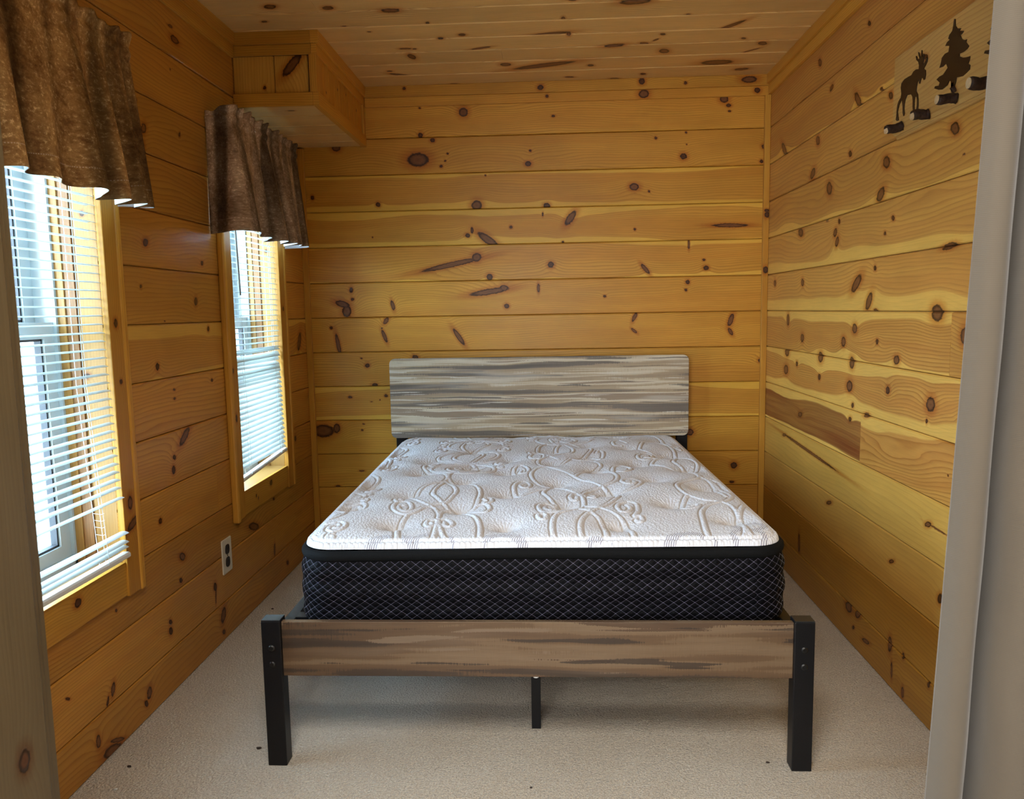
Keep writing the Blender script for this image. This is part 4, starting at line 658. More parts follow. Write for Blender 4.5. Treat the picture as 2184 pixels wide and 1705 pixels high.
def valance(y0, y1, label, mat, seed, pleats, xf=-1.098, zr=1.862, ztop=1.908, zhem=1.468, side=(.012, .018)):
    r_ = random.Random(seed)
    # path: wall -> return -> front -> return -> wall
    xw = -L + .002; pts = []; ret = xf - xw
    total = ret * 2 + (y1 - y0)
    N = 260; M = 46
    def path(s):
        d = s * total
        rc = .03
        if d < ret: return Vector((xw + d, y0, 0)), Vector((0, -1, 0)), d / ret
        if d > total - ret: return Vector((xf - (d - (total - ret)), y1, 0)), Vector((0, 1, 0)), (total - d) / ret
        return Vector((xf, y0 + d - ret, 0)), Vector((1, 0, 0)), 1.
    base = [path(i / N) for i in range(N + 1)]
    P = [b[0] for b in base]; Nn = [b[1] for b in base]; W = [b[2] for b in base]
    # soften the corners
    for _ in range(10):
        P = [P[0]] + [(P[i - 1] + P[i] * 2 + P[i + 1]) / 4 for i in range(1, N)] + [P[-1]]
        Nn = [Nn[0]] + [((Nn[i - 1] + Nn[i] * 2 + Nn[i + 1]) / 4).normalized() for i in range(1, N)] + [Nn[-1]]
    ph = [r_.uniform(0, 6.28) for _ in range(6)]
    def fold(s):
        v = 0
        for (c0, wd_, amp) in pleats:
            q = (s - c0) / wd_; v += 1.35 * amp * math.exp(-abs(q) ** 2.6 * 1.6)
        return v
    def gather(s): return .45 * math.sin(s * 62 + ph[0] + 1.6 * math.sin(s * 31 + ph[3])) + .35 * math.sin(s * 41 + ph[1]) + .3 * math.sin(s * 97 + ph[2])
    zs_ = [zhem + (zr - .018 - zhem) * j / (M - 14) for j in range(M - 13)] + [zr - .012, zr - .006, zr, zr + .006, zr + .012, zr + .018] + [zr + .018 + (ztop - zr - .018) * j / 5 for j in range(1, 6)]
    V = []; UVc = []
    for i in range(N + 1):
        s = i / N; g = gather(s); f = fold(s)
        for j, z in enumerate(zs_):
            dn = max(0., (zr - .018 - z) / (zr - .018 - zhem)); dn1 = min(1, dn * 1.0)
            off = f * (dn1 ** .8) * W[i] + dn1 * side[1] * W[i]
            off += g * .0075 * math.exp(-abs(z - zr) / .045) * (1.4 if z > zr + .015 else 1.) * (.35 + .65 * W[i])
            if abs(z - zr) < .014: off += .004 * math.cos((z - zr) / .014 * 1.57)
            if z > zr + .018: off += .010 * W[i] * (z - zr - .018) / .03 * (1 + .6 * g)
            zz = z + (.012 * math.sin(s * 9 + ph[4]) + f * .25) * dn1 * .5 + (g * .006 if z > zr + .018 else 0)
            if z > zr: zz -= (1 - W[i]) * .028 * (z - zr) / (ztop - zr)
            along = .018 * math.sin(z * 7 + s * 5 + ph[5]) * dn1 * W[i]
            q = P[i] + Nn[i] * off; q.y += (s - .5) * side[0] * 2 * dn1 + along * .2
            V.append((max(q.x, -L + .0026), q.y, zz)); UVc.append((s * total * 1.35, z - zhem))
    K = len(zs_); F = []; uvs = []
    for i in range(N):
        for j in range(K - 1):
            f_ = (i * K + j, (i + 1) * K + j, (i + 1) * K + j + 1, i * K + j + 1); F.append(f_); uvs += [UVc[t] for t in f_]
    me = bpy.data.meshes.new('valance'); me.from_pydata(V, [], F); me.update()
    l = me.uv_layers.new(name='UVMap'); l.data.foreach_set('uv', np.array(uvs, dtype=np.float32).ravel())
    o = link('valance', me, [mat, LIN], None, smooth=True)
    c0 = Vector(((xw + xf) / 2, (y0 + y1) / 2, zr))
    so = o.modifiers.new('thickness', 'SOLIDIFY'); so.thickness = .0022; so.offset = -1; so.material_offset = 1
    tag(o, label, 'valance', 'short gathered valances over the left windows')
    # rod
    rp = [(-L + .019, y0 + .006, zr), (xf - .03, y0 + .006, zr), (xf - .010, y0 + .012, zr), (xf - .006, y0 + .03, zr), (xf - .006, y1 - .03, zr), (xf - .010, y1 - .012, zr), (xf - .03, y1 - .006, zr), (-L + .019, y1 - .006, zr)]
    r = tube(rp, .0035, 8).build('curtain_rod', simple('white_rod', (.7, .7, .68), .4), None, smooth=True)
    tag(r, 'thin white rod carrying the ' + ('nearer' if y0 < 2 else 'farther') + ' brown valance', 'curtain rod')
    return o
VF1 = fabric('brown_suede_print', ((.03, .014, .006), (.13, .066, .024), (.25, .145, .055), (.38, .25, .11), (.60, .46, .25)), 1.3)
VF2 = fabric('grey_brown_suede_print', ((.04, .026, .018), (.14, .095, .062), (.26, .19, .135), (.42, .34, .26), (.62, .54, .43)), 8.1)
valance(1.44, 2.115, 'brown distressed-print valance over the nearer left window', VF1, 5, [(.26, .05, .03), (.40, .05, .02), (.56, .055, .038), (.645, .018, -.016), (.70, .030, .030), (.745, .014, -.018), (.80, .028, .026), (.845, .014, -.016), (.93, .06, .018)], zhem=1.470)
valance(2.775, 3.485, 'grey-brown distressed-print valance under the soffit', VF2, 9, [(.17, .10, .030), (.335, .035, .024), (.405, .018, -.018), (.47, .05, .040), (.60, .05, .040), (.67, .018, -.020), (.74, .05, .022), (.86, .05, .018)], zhem=1.462)

# ------------------------------------------------------------------ bed frame
BLACK = simple('black_powder_coat', (.006, .006, .007), .40, noise=.1, nscale=200, bump=.0002, spec=.3)
CAP = simple('black_plastic_cap', (.015, .016, .017), .35)
BOLT = simple('black_bolt', (.008, .008, .008), .3)
def laminate(name, tone, seed, fs=1.):
    m, nt, p = new_mat(name); uv = nt.uv(); u, v, _ = nt.sep(uv)
    wv = nt.noise(nt.comb(nt.math('MULTIPLY', u, 3.0), nt.math('MULTIPLY', v, 6.0)), 1, 2, .5, w=seed)
    vv = nt.math('ADD', v, nt.math('MULTIPLY', nt.math('SUBTRACT', wv, .5), .02))
    tick = nt.noise(nt.comb(nt.math('MULTIPLY', u, 330.0), nt.math('MULTIPLY', v, 30.)), 1, 1, .5, w=seed)
    a = nt.noise(nt.comb(nt.math('MULTIPLY', u, .75), nt.math('MULTIPLY', vv, 27.0 * fs)), 1, 3, .5, w=seed)
    a = nt.math('ADD', a, nt.math('MULTIPLY', nt.math('SUBTRACT', tick, .5), .05))
    b = nt.noise(nt.comb(nt.math('MULTIPLY', u, 1.9), nt.math('MULTIPLY', vv, 62.0 * fs)), 1, 2, .5, w=seed + 4)
    b = nt.math('ADD', b, nt.math('MULTIPLY', nt.math('SUBTRACT', tick, .5), .07))
    c_ = nt.noise(nt.comb(nt.math('MULTIPLY', u, 1.5), nt.math('MULTIPLY', vv, 18.0)), 1, 2, .5, w=seed + 9)
    T = lambda c: tuple(x * k for x, k in zip(c, tone))
    col = nt.ramp(a, [(.30, T((.12, .10, .082))), (.44, T((.20, .165, .132))), (.445, T((.34, .255, .17))), (.52, T((.45, .35, .225))), (.525, T((.56, .47, .33))), (.60, T((.66, .59, .46))), (.605, T((.32, .24, .165)))])
    col = nt.mix(nt.step(b, .615, .635), col, (*T((.66, .61, .52)), 1))
    col = nt.mix(nt.math('MULTIPLY', nt.step(b, .405, .385), .85), col, (*T((.135, .115, .098)), 1))
    col = nt.mix(nt.step(c_, .55, .7, 0., .45), col, (*T((.60, .56, .49)), 1))
    fib = nt.noise(nt.comb(nt.math('MULTIPLY', u, 14.0), nt.math('MULTIPLY', v, 700.0)), 1, 2, .6)
    q = nt.math('MULTIPLY_ADD', fib, .45, .78)
    sc = nt.math('MULTIPLY', nt.step(tick, .70, .74), nt.step(nt.noise(nt.vmath('MULTIPLY', uv, (9., 40., 0)), 1, 1, .5, w=seed + 2), .55, .62)); 
    q = nt.math('MULTIPLY', q, nt.math('SUBTRACT', 1., nt.math('MULTIPLY', sc, .35)))
    col = nt.mix(1., col, nt.comb(q, q, q), 'MULTIPLY')
    nt.put(p.inputs['Base Color'], col); p.inputs['Roughness'].default_value = .55
    nt.put(p.inputs['Normal'], nt.bump(nt.math('ADD', fib, a), .3, .0004))
    return m
LAMH = laminate('rustic_streaked_laminate', (1, 1, 1), 2.0)
LAMF = laminate('rustic_brown_laminate', (.25, .185, .135), 21., .55)
BX, BW, BY, BZ = -.7504, 1.40, 1.9009, .395
bed = empty('bed_frame', (BX + BW / 2, 2.82, 0), 'black metal bed frame with streaked rustic wood headboard and footboard', 'bed')
def post(x0, y0, z1, front):
    mb = MB(); mb.box(x0, x0 + .050, y0, y0 + .042, 0, z1 - .002); o = mb.build('leg', BLACK, bed, bevel=.002)
    mb = MB(); mb.box(x0 + .0005, x0 + .0495, y0 + .0005, y0 + .0415, z1 - .002, z1 + .001); mb.build('end_cap', CAP, o, bevel=.001)
    if front:
        cx_ = x0 + .025
        for zz in (.322, .278):
            mb = tube([(cx_, y0 + .001, zz), (cx_, y0 - .0015, zz), (cx_, y0 - .0035, zz)], [.0085, .0085, .0055], 20)
            bo = mb.build('bolt', BOLT, o, smooth=False)
    return o
post(BX, BY, BZ, True); post(BX + BW - .05, BY, BZ, True)
post(BX, 3.7317, .92, False); post(BX + BW - .05, 3.7317, .92, False)
hb = prism(rrect(-.768, .650, .572, .955, .026), lambda a, b, t: (a, t, b), 3.706, 3.7315).build('headboard', LAMH, bed, bevel=.0015)
mb = MB(); mb.box(BX + .05, BX + BW - .05, 1.911, 1.927, .243, .389); fb = mb.build('footboard', LAMF, bed, bevel=.0012)
for s in (0, 1):
    x0 = BX + .012 if s == 0 else BX + BW - .042
    mb = MB(); mb.box(x0, x0 + .030, BY + .042, 3.7317, .300, .345); o = mb.build('side_rail', BLACK, bed, bevel=.002)
mb = MB(); mb.box(-.066, -.036, 1.93, 3.74, .295, .325); mb.build('centre_rail', BLACK, bed, bevel=.002)
for yy in (2.095, 2.85, 3.5):
    mb = MB(); mb.box(-.064, -.038, yy, yy + .026, 0, .295); mb.build('support_leg', BLACK, bed, bevel=.001)
mb = MB(); mb.box(BX + .05, BX + BW - .05, 1.929, 1.955, .30, .345); mb.build('cross_bar', BLACK, bed, bevel=.002)
mb = MB(); mb.box(BX + .05, BX + BW - .05, 3.705 + .03, 3.76, .30, .345); mb.build('cross_bar', BLACK, bed, bevel=.002)
sm = None
for k in range(11):
    yy = 2.05 + k * .16
    if sm is None:
        mb = MB(); mb.box(BX + .04, BX + BW - .04, yy, yy + .04, .325, .345); so_ = mb.build('slat', BLACK, bed, bevel=.001); sm = so_
    else:
        o = sm.copy(); COL.objects.link(o); o.location.y += k * .16
tube([(-.046, 1.922, .238), (-.046, 1.922, .243)], .007, 12).build('screw_cap', RAIL, bed)

# ------------------------------------------------------------------ mattress
MX, MY, MR = -.047, 2.8425, .020
AX, AY, CR = .640, .845, .085
def motif(xc, ys, amp, iamp, ph=0):
    """interlaced ribbons with scrolls, as lists of points (room x, y)"""
    out = []
    for sgn in (-1, 1):
        for (A_, pw, off) in ((amp, .70, 0), (iamp, .85, .012)):
            pts = []
            for a, b in zip(ys[:-1], ys[1:]):
                for k in range(70):
                    t = k / 70; pts.append((xc + sgn * A_ * max(0, math.sin(math.pi * t)) ** pw + .010 * math.sin(7 * (a + t)), a + (b - a) * t))
            out.append(pts)
    def spiral(cx_, cy_, r0, turns, a0, sg):
        pts = []; n = int(90 * turns)
        for k in range(n):
            t = k / n; a = a0 + sg * 2 * math.pi * turns * t; r = r0 * (1 - .82 * t); pts.append((cx_ + .68 * r * math.cos(a), cy_ + 1.25 * r * math.sin(a)))
        return pts
    for i, y in enumerate(ys[1:-1]):
        for sg in (-1, 1):
            cx_ = xc + sg * (amp * .98 + .012)
            cy_ = y + (.012 if i % 2 else -.012)
            sp = spiral(cx_, cy_, .042, 1.55, math.pi / 2 if sg > 0 else math.pi / 2, -sg)
            lead = [(xc + sg * .02 + (sp[0][0] - xc - sg * .02) * t, y + (sp[0][1] - y) * (t ** 1.6)) for t in np.linspace(0, 1, 40)]
            out.append(lead + sp)
            out.append(spiral(cx_ + sg * .006, cy_ + (.078 if i % 2 else -.078), .020, 1.1, math.pi / 2 * (1 if i % 2 == 0 else -1), sg))
        if i % 2 == 0:
            for sg in (-1, 1):
                out.append([(xc + sg * .004, y - .10), (xc + sg * .004, y - .06)][:0] + spiral(xc + sg * .026, y - .062, .028, 1.25, 0 if sg < 0 else math.pi, sg))
    return out
def smooth_curve(P):
    out = []
    for i in range(len(P) - 1):
        p0, p1, p2, p3 = P[max(i - 1, 0)], P[i], P[i + 1], P[min(i + 2, len(P) - 1)]
        for k in range(10):
            t = k / 10; out.append(tuple(.5 * ((2 * p1[j]) + (-p0[j] + p2[j]) * t + (2 * p0[j] - 5 * p1[j] + 4 * p2[j] - p3[j]) * t * t + (-p0[j] + 3 * p1[j] - 3 * p2[j] + p3[j]) * t ** 3) for j in (0, 1)))
    return out + [P[-1]]
curves = [smooth_curve(t) for t in TRACES]
curves += motif(-.755, [1.80, 2.12, 2.36, 2.62, 2.90, 3.18, 3.50, 3.85], .13, .055)
curves += [c for c in motif(-.325, [2.80, 3.02, 3.26, 3.50, 3.85], .12, .055)]
curves += motif(.060, [3.40, 3.62, 3.90], .12, .055)
NX, NY = 500, 660
U = np.linspace(-1, 1, NX); V_ = np.linspace(-1, 1, NY)
gx, gy = np.meshgrid(U, V_)             # rows: y
X = gx * AX; Y = gy * AY
# square corners -> round corners
qx = np.clip((np.abs(X) - (AX - CR)) / CR, 0, 1); qy = np.clip((np.abs(Y) - (AY - CR)) / CR, 0, 1)
mx_ = qx * np.sqrt(1 - qy ** 2 / 2); my_ = qy * np.sqrt(1 - qx ** 2 / 2)
X = np.where(qx > 0, np.sign(X) * (AX - CR + mx_ * CR), X); Y = np.where(qy > 0, np.sign(Y) * (AY - CR + my_ * CR), Y)
# distance from the edge of the rounded rectangle
dx = AX - np.abs(X); dy = AY - np.abs(Y)
rc_ = CR - np.sqrt(np.clip(CR - dx, 0, None) ** 2 + np.clip(CR - dy, 0, None) ** 2)
ed = np.where((dx < CR) & (dy < CR), rc_, np.minimum(dx, dy)); ed = np.clip(ed, 0, None)
dist = np.full(X.shape, .05)
sx_, sy_ = 2 * AX / (NX - 1), 2 * AY / (NY - 1); WN = 9
for c_ in curves:
    a = np.array(c_); seg = np.linalg.norm(np.diff(a, axis=0), axis=1); cum = np.concatenate([[0], np.cumsum(seg)])
    n_ = max(2, int(cum[-1] / .0018)); tt = np.linspace(0, cum[-1], n_)
    px = np.interp(tt, cum, a[:, 0]) - MX; py = np.interp(tt, cum, a[:, 1]) - MY
    for x_, y_ in zip(px, py):
        i = int(round((x_ + AX) / sx_)); j = int(round((y_ + AY) / sy_))
        if i < -WN or j < -WN or i > NX + WN or j > NY + WN: continue
        i0, i1, j0, j1 = max(0, i - WN), min(NX, i + WN + 1), max(0, j - WN), min(NY, j + WN + 1)
        if i0 >= i1 or j0 >= j1: continue
        dd = np.sqrt((gx[j0:j1, i0:i1] * AX - x_) ** 2 + (gy[j0:j1, i0:i1] * AY - y_) ** 2)
        np.minimum(dist[j0:j1, i0:i1], dd, out=dist[j0:j1, i0:i1])
tube_h = np.where(dist < .008, .0022 * (1 - (dist / .008) ** 2), 0) - .0040 * np.exp(-((dist - .0090) / .0022) ** 2)
tufts = list(TUFTS)
tz = np.zeros(X.shape); tn_ = np.zeros(X.shape)
for (x_, y_) in tufts:
    ax_, ay_ = X - (x_ - MX), Y - (y_ - MY); rr_ = np.sqrt(ax_ ** 2 + ay_ ** 2); an_ = np.arctan2(ay_, ax_)
    tz -= .036 * np.exp(-(rr_ / .018)) + .0016 * np.exp(-((rr_ - .028) / .018) ** 2) * np.cos(an_ * 23 + 40 * rr_) + .012 * np.exp(-(rr_ / .065) ** 2)
    tn_ = np.maximum(tn_, np.exp(-(rr_ / .026) ** 1.3) * (.6 + .4 * np.cos(an_ * 23 + 40 * rr_)))
puff = .006 * np.sin(X * 9.5 + 1) * np.sin(Y * 8 + .5)
roll = np.clip(ed / .030, 0, 1); rz = np.sqrt(1 - (1 - roll) ** 2)
groove = -.0060 * np.exp(-((ed - .013) / .0030) ** 2)
crown = .012 * (1 - np.exp(-ed / .12))
env = np.clip((ed - .016) / .02, 0, 1)
Z = .556 + .022 * rz + crown + groove + (tube_h + tz + puff) * env + np.where(ed < .013, .0012 * np.sin((X + Y) * 420) * np.clip(ed / .004, 0, 1), 0)
hatch = np.zeros(X.shape)
for (hx, hy, hr) in ((-.44, 1.975, .075), (-.15, 1.975, .075), (.345, 1.975, .075), (.52, 2.10, .05), (-.335, 2.0, .06), (.10, 1.97, .05), (.50, 2.02, .05)):
    rr_ = np.sqrt((X - hx + MX) ** 2 + (Y - hy + MY) ** 2); hatch = np.maximum(hatch, ((rr_ > hr * .62) & (rr_ < hr) & (dist > .011)).astype(float))
stitch = np.exp(-((dist - .0100) / .0022) ** 2) * env
vv_ = np.stack([X, Y, Z], -1).reshape(-1, 3)
idx = np.arange(NX * NY).reshape(NY, NX)
fq = np.stack([idx[:-1, :-1], idx[:-1, 1:], idx[1:, 1:], idx[1:, :-1]], -1).reshape(-1, 4)
me = bpy.data.meshes.new('quilted_top')
me.vertices.add(len(vv_)); me.vertices.foreach_set('co', vv_.astype(np.float32).ravel())
me.loops.add(fq.size); me.loops.foreach_set('vertex_index', fq.ravel().astype(np.int32))
me.polygons.add(len(fq)); me.polygons.foreach_set('loop_start', np.arange(0, fq.size, 4, dtype=np.int32)); me.polygons.foreach_set('loop_total', np.full(len(fq), 4, dtype=np.int32))
me.polygons.foreach_set('use_smooth', np.ones(len(fq), dtype=bool)); me.update(calc_edges=True); me.validate()
l = me.uv_layers.new(name='UVMap'); l.data.foreach_set('uv', vv_[:, :2][fq.ravel()].astype(np.float32).ravel())
for nm, arr in (('hatch', hatch), ('stitch', stitch), ('tuft', tn_)):
    at = me.attributes.new(nm, 'FLOAT', 'POINT'); at.data.foreach_set('value', arr.reshape(-1).astype(np.float32))
m, nt, p = new_mat('white_quilted_knit'); uv = nt.uv(); u, v, _ = nt.sep(uv)
def att(n): q = nt.node('Attribute'); q.attribute_name = n; return q.outputs['Fac']
col = nt.mix(nt.math('MULTIPLY', att('stitch'), .8), (.76, .79, .86, 1), (.44, .37, .29, 1))
col = nt.mix(nt.math('MULTIPLY', att('tuft'), .7), col, (.62, .47, .29, 1))  # beige paints the warm shading of the tuft slopes into the colour
hs = nt.math('FRACT', nt.math('MULTIPLY', nt.math('SUBTRACT', nt.math('MULTIPLY', u, .8), nt.math('MULTIPLY', v, .45)), 210.))
col = nt.mix(nt.math('MULTIPLY', nt.math('MULTIPLY', nt.step(att('hatch'), .5, .9), nt.step(hs, .62, .70)), .8), col, (.12, .10, .19, 1))
nt.put(p.inputs['Base Color'], col); p.inputs['Roughness'].default_value = .75; p.inputs['Specular IOR Level'].default_value = .25
p.inputs['Sheen Weight'].default_value = .2
vo = nt.node('TexVoronoi'); vo.feature = 'F1'; vo.inputs['Scale'].default_value = 1.; nt.l.new(nt.vmath('MULTIPLY', uv, (165., 105., 1.)), vo.inputs['Vector'])
nn = nt.noise(nt.vmath('MULTIPLY', uv, (500., 500., 1.)), 1, 2)
nt.put(p.inputs['Normal'], nt.bump(nt.math('ADD', nt.math('MULTIPLY', vo.outputs['Distance'], -1.), nt.math('MULTIPLY', nn, .15)), .9, .0022))
matt = empty('mattress', (MX, MY, 0), 'white quilted mattress with black lattice-patterned sides lying on the bed frame', 'mattress'); matt.rotation_euler = (0, 0, MR)
def localpart(o): o.matrix_parent_inverse = Matrix.Identity(4); o.parent = matt; return o
localpart(link('quilted_top', me, m))

def outline(ax, ay, r, n=16, step=.006):
    pts = []
    def line(a, b):
        k = max(1, int(math.dist(a, b) / step)); return [(a[0] + (b[0] - a[0]) * t / k, a[1] + (b[1] - a[1]) * t / k) for t in range(k)]
    cs_ = [(ax - r, -ay + r, -90), (ax - r, ay - r, 0), (-ax + r, ay - r, 90), (-ax + r, -ay + r, 180)]
    for q, (cx_, cy_, a0) in enumerate(cs_):
        arc = [(cx_ + r * math.cos(math.radians(a0 + 90 * k / n)), cy_ + r * math.sin(math.radians(a0 + 90 * k / n))) for k in range(n + 1)]
        nx_ = cs_[(q + 1) % 4]; st = (nx_[0] + r * math.cos(math.radians(nx_[2])), nx_[1] + r * math.sin(math.radians(nx_[2])))
        pts += arc[:-1] + line(arc[-1], st)
    return pts
O = outline(.648, .853, .088); nO = len(O)
per = [0.]
for i in range(nO): per.append(per[-1] + math.dist(O[i], O[(i + 1) % nO]))
nor = []
for i in range(nO):
    a, b = O[i - 1], O[(i + 1) % nO]; t_ = Vector((b[0] - a[0], b[1] - a[1])).normalized(); nor.append((t_.y, -t_.x))
zl = np.linspace(.347, .532, 32)
V2 = []
for i in range(nO):
    s_ = per[i]
    for z in zl:
        t = (z - .347) / (.532 - .347); off = .007 * math.sin(math.pi * min(1, t * 1.02)) ** .6
        off += .0022 * math.sin(t * 3 * 2 * math.pi - 1.2)
        for rowz in (.385, .430, .475):
            ds = (s_ - (.0345 if rowz == .43 else 0)) % .069 - .0345; e_ = (ds / .010) ** 2 + ((z - rowz) / .010) ** 2
            if e_ < 9: off -= .0045 * math.exp(-e_)
        if t < .06: off -= .006 * (1 - t / .06)
        V2.append((O[i][0] + nor[i][0] * off, O[i][1] + nor[i][1] * off, z))
K = len(zl); F2 = []; uv2 = []
for i in range(nO):
    for j in range(K - 1):
        i2 = (i + 1) % nO; F2.append((i * K + j, i2 * K + j, i2 * K + j + 1, i * K + j + 1)); uv2 += [(per[i], zl[j]), (per[i + 1], zl[j]), (per[i + 1], zl[j + 1]), (per[i], zl[j + 1])]
F2.append(tuple(i * K for i in range(nO))[::-1]); uv2 += [(0, 0)] * nO
me = bpy.data.meshes.new('side_panel'); me.from_pydata(V2, [], F2); me.update()
l = me.uv_layers.new(name='UVMap'); l.data.foreach_set('uv', np.array(uv2, dtype=np.float32).ravel())
m, nt, p = new_mat('black_lattice_knit'); uv = nt.uv(); u, v, _ = nt.sep(uv)
a = nt.math('ADD', nt.math('MULTIPLY', u, 1 / .0275), nt.math('MULTIPLY', v, 1 / .0195)); b = nt.math('SUBTRACT', nt.math('MULTIPLY', u, 1 / .0275), nt.math('MULTIPLY', v, 1 / .0195))
def lin(q): return nt.math('ABSOLUTE', nt.math('SUBTRACT', nt.math('FRACT', q), .5))
la, lb = lin(a), lin(b)
ln = nt.math('MAXIMUM', nt.step(la, .472, .488), nt.step(lb, .472, .488))
nd = nt.step(nt.math('SQRT', nt.math('ADD', nt.math('POWER', nt.math('SUBTRACT', .5, la), 2.), nt.math('POWER', nt.math('SUBTRACT', .5, lb), 2.))),   .085, .065)
ln = nt.math('MAXIMUM', ln, nd)
br = nt.noise(nt.vmath('MULTIPLY', uv, (25., 60., 1.)), 1, 2); ln = nt.math('MULTIPLY', ln, nt.step(br, .2, .7, .35, 1.))
nt.put(p.inputs['Base Color'], nt.mix(ln, (.003, .003, .004, 1), (.15, .14, .21, 1))); p.inputs['Roughness'].default_value = .55
nt.put(p.inputs['Sheen Weight'], nt.math('MULTIPLY', ln, .5)); p.inputs['Specular IOR Level'].default_value = .06
puffh = nt.math('MULTIPLY', nt.math('SUBTRACT', .5, la), nt.math('SUBTRACT', .5, lb))
nt.put(p.inputs['Normal'], nt.bump(puffh, 1., .008))
o = localpart(link('side_panel', me, m, smooth=True)); o['label'] = 'black side with a pale diamond lattice'
# black tape edge and white border under the quilt
def ring(ax, ay, r, z, rad, name, mat, wob=0.):
    pts = outline(ax, ay, r, 14, .02); N = len(pts); S = 12; V3 = []; F3 = []
    for i in range(N):
        a, b = pts[i - 1], pts[(i + 1) % N]; t_ = Vector((b[0] - a[0], b[1] - a[1])).normalized(); n_ = (t_.y, -t_.x)
        zz = z + wob * math.sin(pts[i][0] * 7 + pts[i][1] * 5)
        for k in range(S):
            c_, s_ = math.cos(2 * math.pi * k / S), math.sin(2 * math.pi * k / S); V3.append((pts[i][0] + n_[0] * c_ * rad[0], pts[i][1] + n_[1] * c_ * rad[0], zz + s_ * rad[1]))
    for i in range(N):
        for k in range(S): F3.append((i * S + k, ((i + 1) % N) * S + k, ((i + 1) % N) * S + (k + 1) % S, i * S + (k + 1) % S))
    me = bpy.data.meshes.new(name); me.from_pydata(V3, [], F3); me.update(); me.uv_layers.new(name='UVMap')
    return localpart(link(name, me, mat, smooth=True))
ring(.642, .847, .087, .540, (.012, .0155), 'tape_edge', simple('black_tape', (.004, .0045, .005), .8, noise=.4, nscale=400, bump=.0006, spec=.15), .002)

# ------------------------------------------------------------------ curtain at the right edge
m, nt, p = new_mat('taupe_ribbed_curtain'); uv = nt.uv(); u, v, _ = nt.sep(uv)
rib = nt.math('SINE', nt.math('MULTIPLY', v, 2 * math.pi * 420)); nz = nt.noise(nt.vmath('MULTIPLY', uv, (600., 900., 1)), 1, 2)
nt.put(p.inputs['Base Color'], nt.mix(nt.math('MULTIPLY_ADD', rib, .25, .5), (.085, .069, .050, 1), (.112, .093, .070, 1)))
p.inputs['Roughness'].default_value = .8; p.inputs['Sheen Weight'].default_value = .3; p.inputs['Specular IOR Level'].default_value = .25
big = nt.noise(nt.vmath('MULTIPLY', uv, (7., 3., 1)), 1, 3, .6)
nt.put(p.inputs['Normal'], nt.bump(nt.math('ADD', nt.math('ADD', nt.math('MULTIPLY', rib, .06), nt.math('MULTIPLY', nz, .1)), nt.math('MULTIPLY', big, 14.)), .6, .001))
ctrl = [(0, .004), (.012, -.012), (.030, -.016), (.044, -.004), (.050, .020), (.047, .040), (.056, .048), (.066, .030), (.072, -.002), (.090, -.020), (.13, -.024), (.20, -.010), (.26, .004), (.31, -.010), (.345, .020), (.37, .040), (.395, .010), (.42, -.03), (.47, -.02), (.50, .02)]
cc = []
for i in range(len(ctrl) - 1):
    p0, p1, p2, p3 = ctrl[max(i - 1, 0)], ctrl[i], ctrl[i + 1], ctrl[min(i + 2, len(ctrl) - 1)]
    for k in range(8):
        t = k / 8; cc.append(tuple(.5 * ((2 * p1[j]) + (-p0[j] + p2[j]) * t + (2 * p0[j] - 5 * p1[j] + 4 * p2[j] - p3[j]) * t * t + (-p0[j] + 3 * p1[j] - 3 * p2[j] + p3[j]) * t ** 3) for j in (0, 1)))
cc.append(ctrl[-1])
NZ = 90; V4 = []; U4 = []
arc = [0.]
for i in range(1, len(cc)): arc.append(arc[-1] + math.dist(cc[i], cc[i - 1]))
for i, (a, b) in enumerate(cc):
    for j in range(NZ + 1):
        z = .012 + 2.02 * j / NZ; e = 1 - z / 2.03; A_ = .75 + 1.0 * e
        w = .0035 * math.sin(z * 22 + a * 40) * e * math.exp(-((a - .06) / .03) ** 2)
        dg = .010 * math.exp(-(((z - .62) - (a - .12) * 1.5) / .05) ** 2) * (1 if a > .08 else 0) * min(1, (a - .08) / .06 if a > .08 else 0)
        V4.append((.497 + .037 * z + a * (.96 + .04 * e) + w, 1.045 + b * A_ + w - dg * .6, z)); U4.append((arc[i], z))
F4 = []; uv4 = []
for i in range(len(cc) - 1):
    for j in range(NZ):
        f_ = (i * (NZ + 1) + j, (i + 1) * (NZ + 1) + j, (i + 1) * (NZ + 1) + j + 1, i * (NZ + 1) + j + 1); F4.append(f_); uv4 += [U4[t] for t in f_]
me = bpy.data.meshes.new('doorway_curtain'); me.from_pydata(V4, [], F4); me.update(); l = me.uv_layers.new(name='UVMap'); l.data.foreach_set('uv', np.array(uv4, dtype=np.float32).ravel())
cu = link('doorway_curtain', me, m, None, smooth=True); so = cu.modifiers.new('thickness', 'SOLIDIFY'); so.thickness = .0018
tag(cu, 'long taupe curtain drawn aside at the right edge of the opening', 'curtain')
rod = tube([(-.60, 1.045, 2.045), (1.03, 1.045, 2.045)], .010, 12).build('curtain_rod', simple('dark_rod', (.05, .04, .035), .4), None, smooth=True)
tag(rod, 'dark rod above the opening carrying the long taupe curtain', 'curtain rod')

